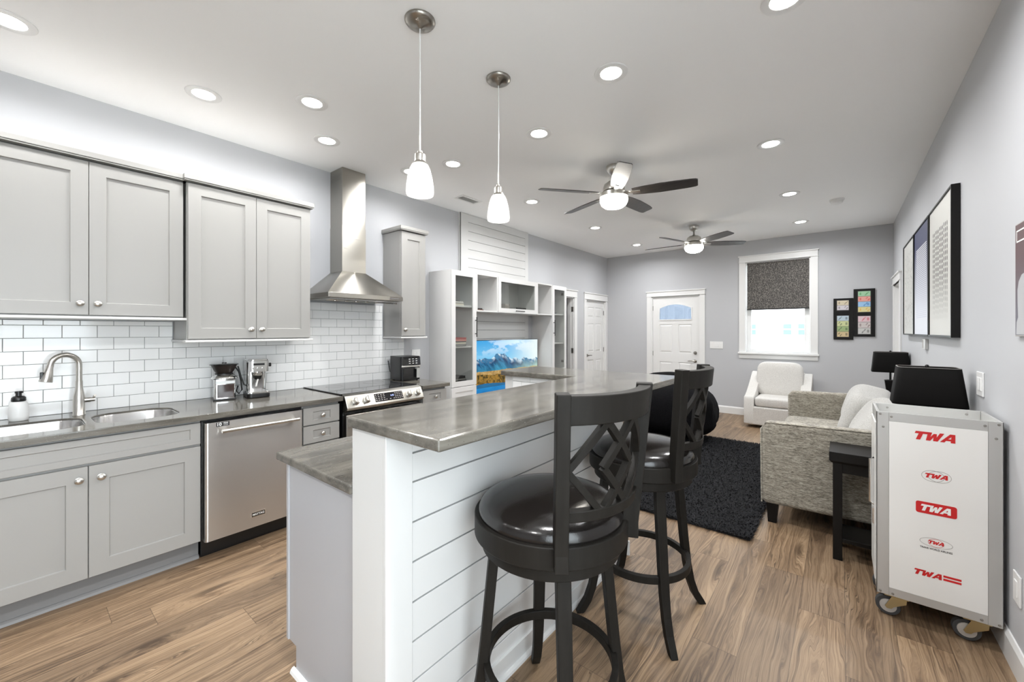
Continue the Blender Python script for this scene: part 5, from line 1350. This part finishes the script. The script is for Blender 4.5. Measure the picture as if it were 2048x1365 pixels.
for x, y, lab in ((-1.602, 1.26, 'pendant lamp with white glass shade, nearer the camera'), (-1.606, 1.85, 'pendant lamp with white glass shade, farther over the bar')):
    t = thing('pendant_lamp', lab, 'pendant lamp', (x, y, H), group='pendant lamps over the bar')
    build('canopy', MB().lathe([(.074, -.0005), (.074, -.006), (.066, -.016), (.045, -.026), (.016, -.031), (.008, -.040), (.003, -.041)], (x, y, H), 36), 'nickel_dark', t, smooth=50)
    k = MB().lathe([(.007, 0), (.008, -.004), (.003, -.008)], (x + .025, y - .035, H - .024), 12); build('canopy_screw', k, 'nickel', t, smooth=50)
    build('cord', MB().tube([(x, y, H - .04), (x + .001, y, 2.7), (x, y, 2.385)], .0032, 8), 'plastic_white', t, smooth=60)
    build('stem', MB().tube([(x, y, 2.39), (x, y, 2.315)], .004, 8).lathe([(.004, 2.318), (.012, 2.314), (.013, 2.306), (.006, 2.300), (.008, 2.296)], (x, y, 0), 16), 'nickel', t, smooth=50)
    build('socket_cap', MB().lathe([(.006, 2.302), (.025, 2.298), (.026, 2.294), (.026, 2.264), (.030, 2.260), (.038, 2.250), (.020, 2.249)], (x, y, 0), 28), 'nickel', t, smooth=40)
    sh = MB().loft([[(x + r * math.cos(2 * PI * i / 36), y + r * math.sin(2 * PI * i / 36), z) for i in range(36)] for r, z in ((.030, 2.252), (.040, 2.246), (.050, 2.225), (.060, 2.185), (.066, 2.145), (.0675, 2.115), (.066, 2.100))], False)
    o = build('glass_shade', sh, 'shade_glass', t, smooth=60); md = o.modifiers.new('wall', 'SOLIDIFY'); md.thickness = .003
    build('bulb', MB().supere((x, y, 2.195), (.05, .05, .07), 1, 1, 16, 10), 'bulb_glow', t, smooth=80)
    l = bpy.data.lights.new('pendant_light', 'POINT'); l.energy = PEND_W; l.color = WARM; l.shadow_soft_size = .03
    ob = bpy.data.objects.new('pendant_light', l); C.objects.link(ob); ob.parent = t; ob.location = (0, 0, 2.125 - H)
def fan(label, x, y, a0):
    t = thing('ceiling_fan', label, 'ceiling fan', (x, y, H), group='ceiling fans')
    Lc = lambda n, mb, m, par=None, **k: build(n, mb, m, par or t, world=False, **k)
    Lc('canopy', MB().lathe([(.066, -.0005), (.068, -.012), (.064, -.04), (.048, -.066), (.024, -.080), (.018, -.082)], (0, 0, 0), 36), 'nickel', smooth=45)
    Lc('downrod', MB().cyl((0, 0, -.15), .011, .075, 'z', 14).lathe([(.02, -.15), (.018, -.135), (.011, -.125)], (0, 0, 0), 18), 'nickel_dark', smooth=45)
    Lc('motor_housing', MB().lathe([(.022, -.145), (.060, -.150), (.088, -.172), (.098, -.205), (.098, -.232), (.070, -.240), (.070, -.252)], (0, 0, 0), 40), 'nickel', smooth=45)
    Lc('light_ring', MB().lathe([(.070, -.250), (.122, -.252), (.128, -.257), (.129, -.292), (.110, -.294)], (0, 0, 0), 44), 'nickel', smooth=40)
    Lc('glass_globe', MB().lathe([(.121, -.294), (.125, -.305), (.124, -.330), (.112, -.358), (.085, -.380), (.045, -.391), (.004, -.393)], (0, 0, 0), 44), 'globe_glow', smooth=60)
    for k in range(5):
        a = a0 + k * 2 * PI / 5; ca, sa = math.cos(a), math.sin(a); tl_ = math.radians(-13)
        def rot(r, s, h): return (r * ca - s * sa, r * sa + s * ca, h)
        st = [(.165, -.048, .050), (.26, -.062, .062), (.40, -.072, .070), (.55, -.070, .066), (.645, -.066, .062), (.690, -.060, .055), (.706, -.050, .046)]
        L0 = []
        for r, s0, s1 in st: L0.append([(r, s0), (r, s1)])
        top = [];
        outline = [(r, s0) for r, s0, s1 in st] + [(r, s1) for r, s0, s1 in reversed(st)]
        P_ = lambda r, s, o: rot(r, s * math.cos(tl_), -.262 + s * math.sin(tl_) + o)
        Lc('blade', MB().prism([P_(r, s, .0) for r, s in outline], (0, 0, .008)), 'fan_blade_dark', bevel=.002)
        br_ = MB().loft([[rot(.085, -.018, -.256), rot(.085, .018, -.256), rot(.085, .018, -.248), rot(.085, -.018, -.248)], [rot(.16, -.022, -.262), rot(.16, .022, -.268), rot(.16, .022, -.262), rot(.16, -.022, -.256)], [rot(.235, -.016, -.264), rot(.235, .016, -.271), rot(.235, .016, -.264), rot(.235, -.016, -.257)]])
        Lc('blade_arm', br_, 'nickel', bevel=.002)
fan('five blade ceiling fan nearer the kitchen, brushed nickel with lit globe', -1.63, 3.50, math.radians(14))
fan('five blade ceiling fan farther back, before the window', -1.656, 6.22, math.radians(35))
t = thing('smoke_detector', 'round white smoke detector on the ceiling over the sofa', 'smoke detector', (-.04, 6.02, H))
build('body', MB().lathe([(.068, -.0005), (.070, -.012), (.066, -.018), (.058, -.020), (.054, -.040), (.046, -.046), (.005, -.047)], (-.04, 6.02, H), 36), 'plastic_white', t, smooth=40)
t = thing('ceiling_vent', 'white rectangular air vent in the ceiling near the media wall', 'vent', (-3.35, 3.32, H))
build('frame', MB().box(-3.425, -3.275, 3.17, 3.20, H - .008, H - .0004).box(-3.425, -3.275, 3.455, 3.485, H - .008, H - .0004).box(-3.425, -3.395, 3.20, 3.455, H - .008, H - .0004).box(-3.305, -3.275, 3.20, 3.455, H - .008, H - .0004), 'plastic_white', t, .001)
build('backing', MB().box(-3.395, -3.305, 3.20, 3.455, H - .0025, H - .0006), 'aluminium', t)
lv_ = MB()
for k in range(12): y = 3.205 + k * .0205; lv_.prism([(-3.395, y, H - .007), (-3.395, y + .002, H - .007), (-3.395, y + .009, H - .003), (-3.395, y + .007, H - .003)], (.09, 0, 0))
build('louvre', lv_, 'plastic_white', t)
# LED strips lying on the wall cabinets behind the crown
for y0, y1, xx, zz, lab in ((-.15, .72, -3.52, 2.494, 'LED light strip on top of the sink wall cabinet'), (.77, 1.55, -3.50, 2.494, 'LED light strip on top of the lower hung wall cabinet'), (2.52, 2.80, -3.56, 2.512, 'LED light strip on top of the narrow wall cabinet')):
    t = thing('light_strip', lab, 'light strip', (xx, (y0 + y1) / 2, zz))
    build('diffuser', MB().box(xx - .006, xx + .006, y0, y1, zz, zz + .006), 'lens_glow', t)
    l = bpy.data.lights.new('strip_light', 'AREA'); l.shape = 'RECTANGLE'; l.size = .02; l.size_y = y1 - y0; l.energy = LED_W * (y1 - y0); l.color = WARM; l.spread = PI
    ob = bpy.data.objects.new('strip_light', l); C.objects.link(ob); ob.parent = t; ob.location = (0, 0, .012); ob.rotation_euler = (PI, 0, 0)
# daylight portal at the window
l = bpy.data.lights.new('window_portal', 'AREA'); l.shape = 'RECTANGLE'; l.size = .88; l.size_y = 1.5; l.cycles.is_portal = True
ob = bpy.data.objects.new('window_portal', l); C.objects.link(ob); ob.location = (-.82, YF + .16, 1.83); ob.rotation_euler = (-PI / 2, 0, 0)
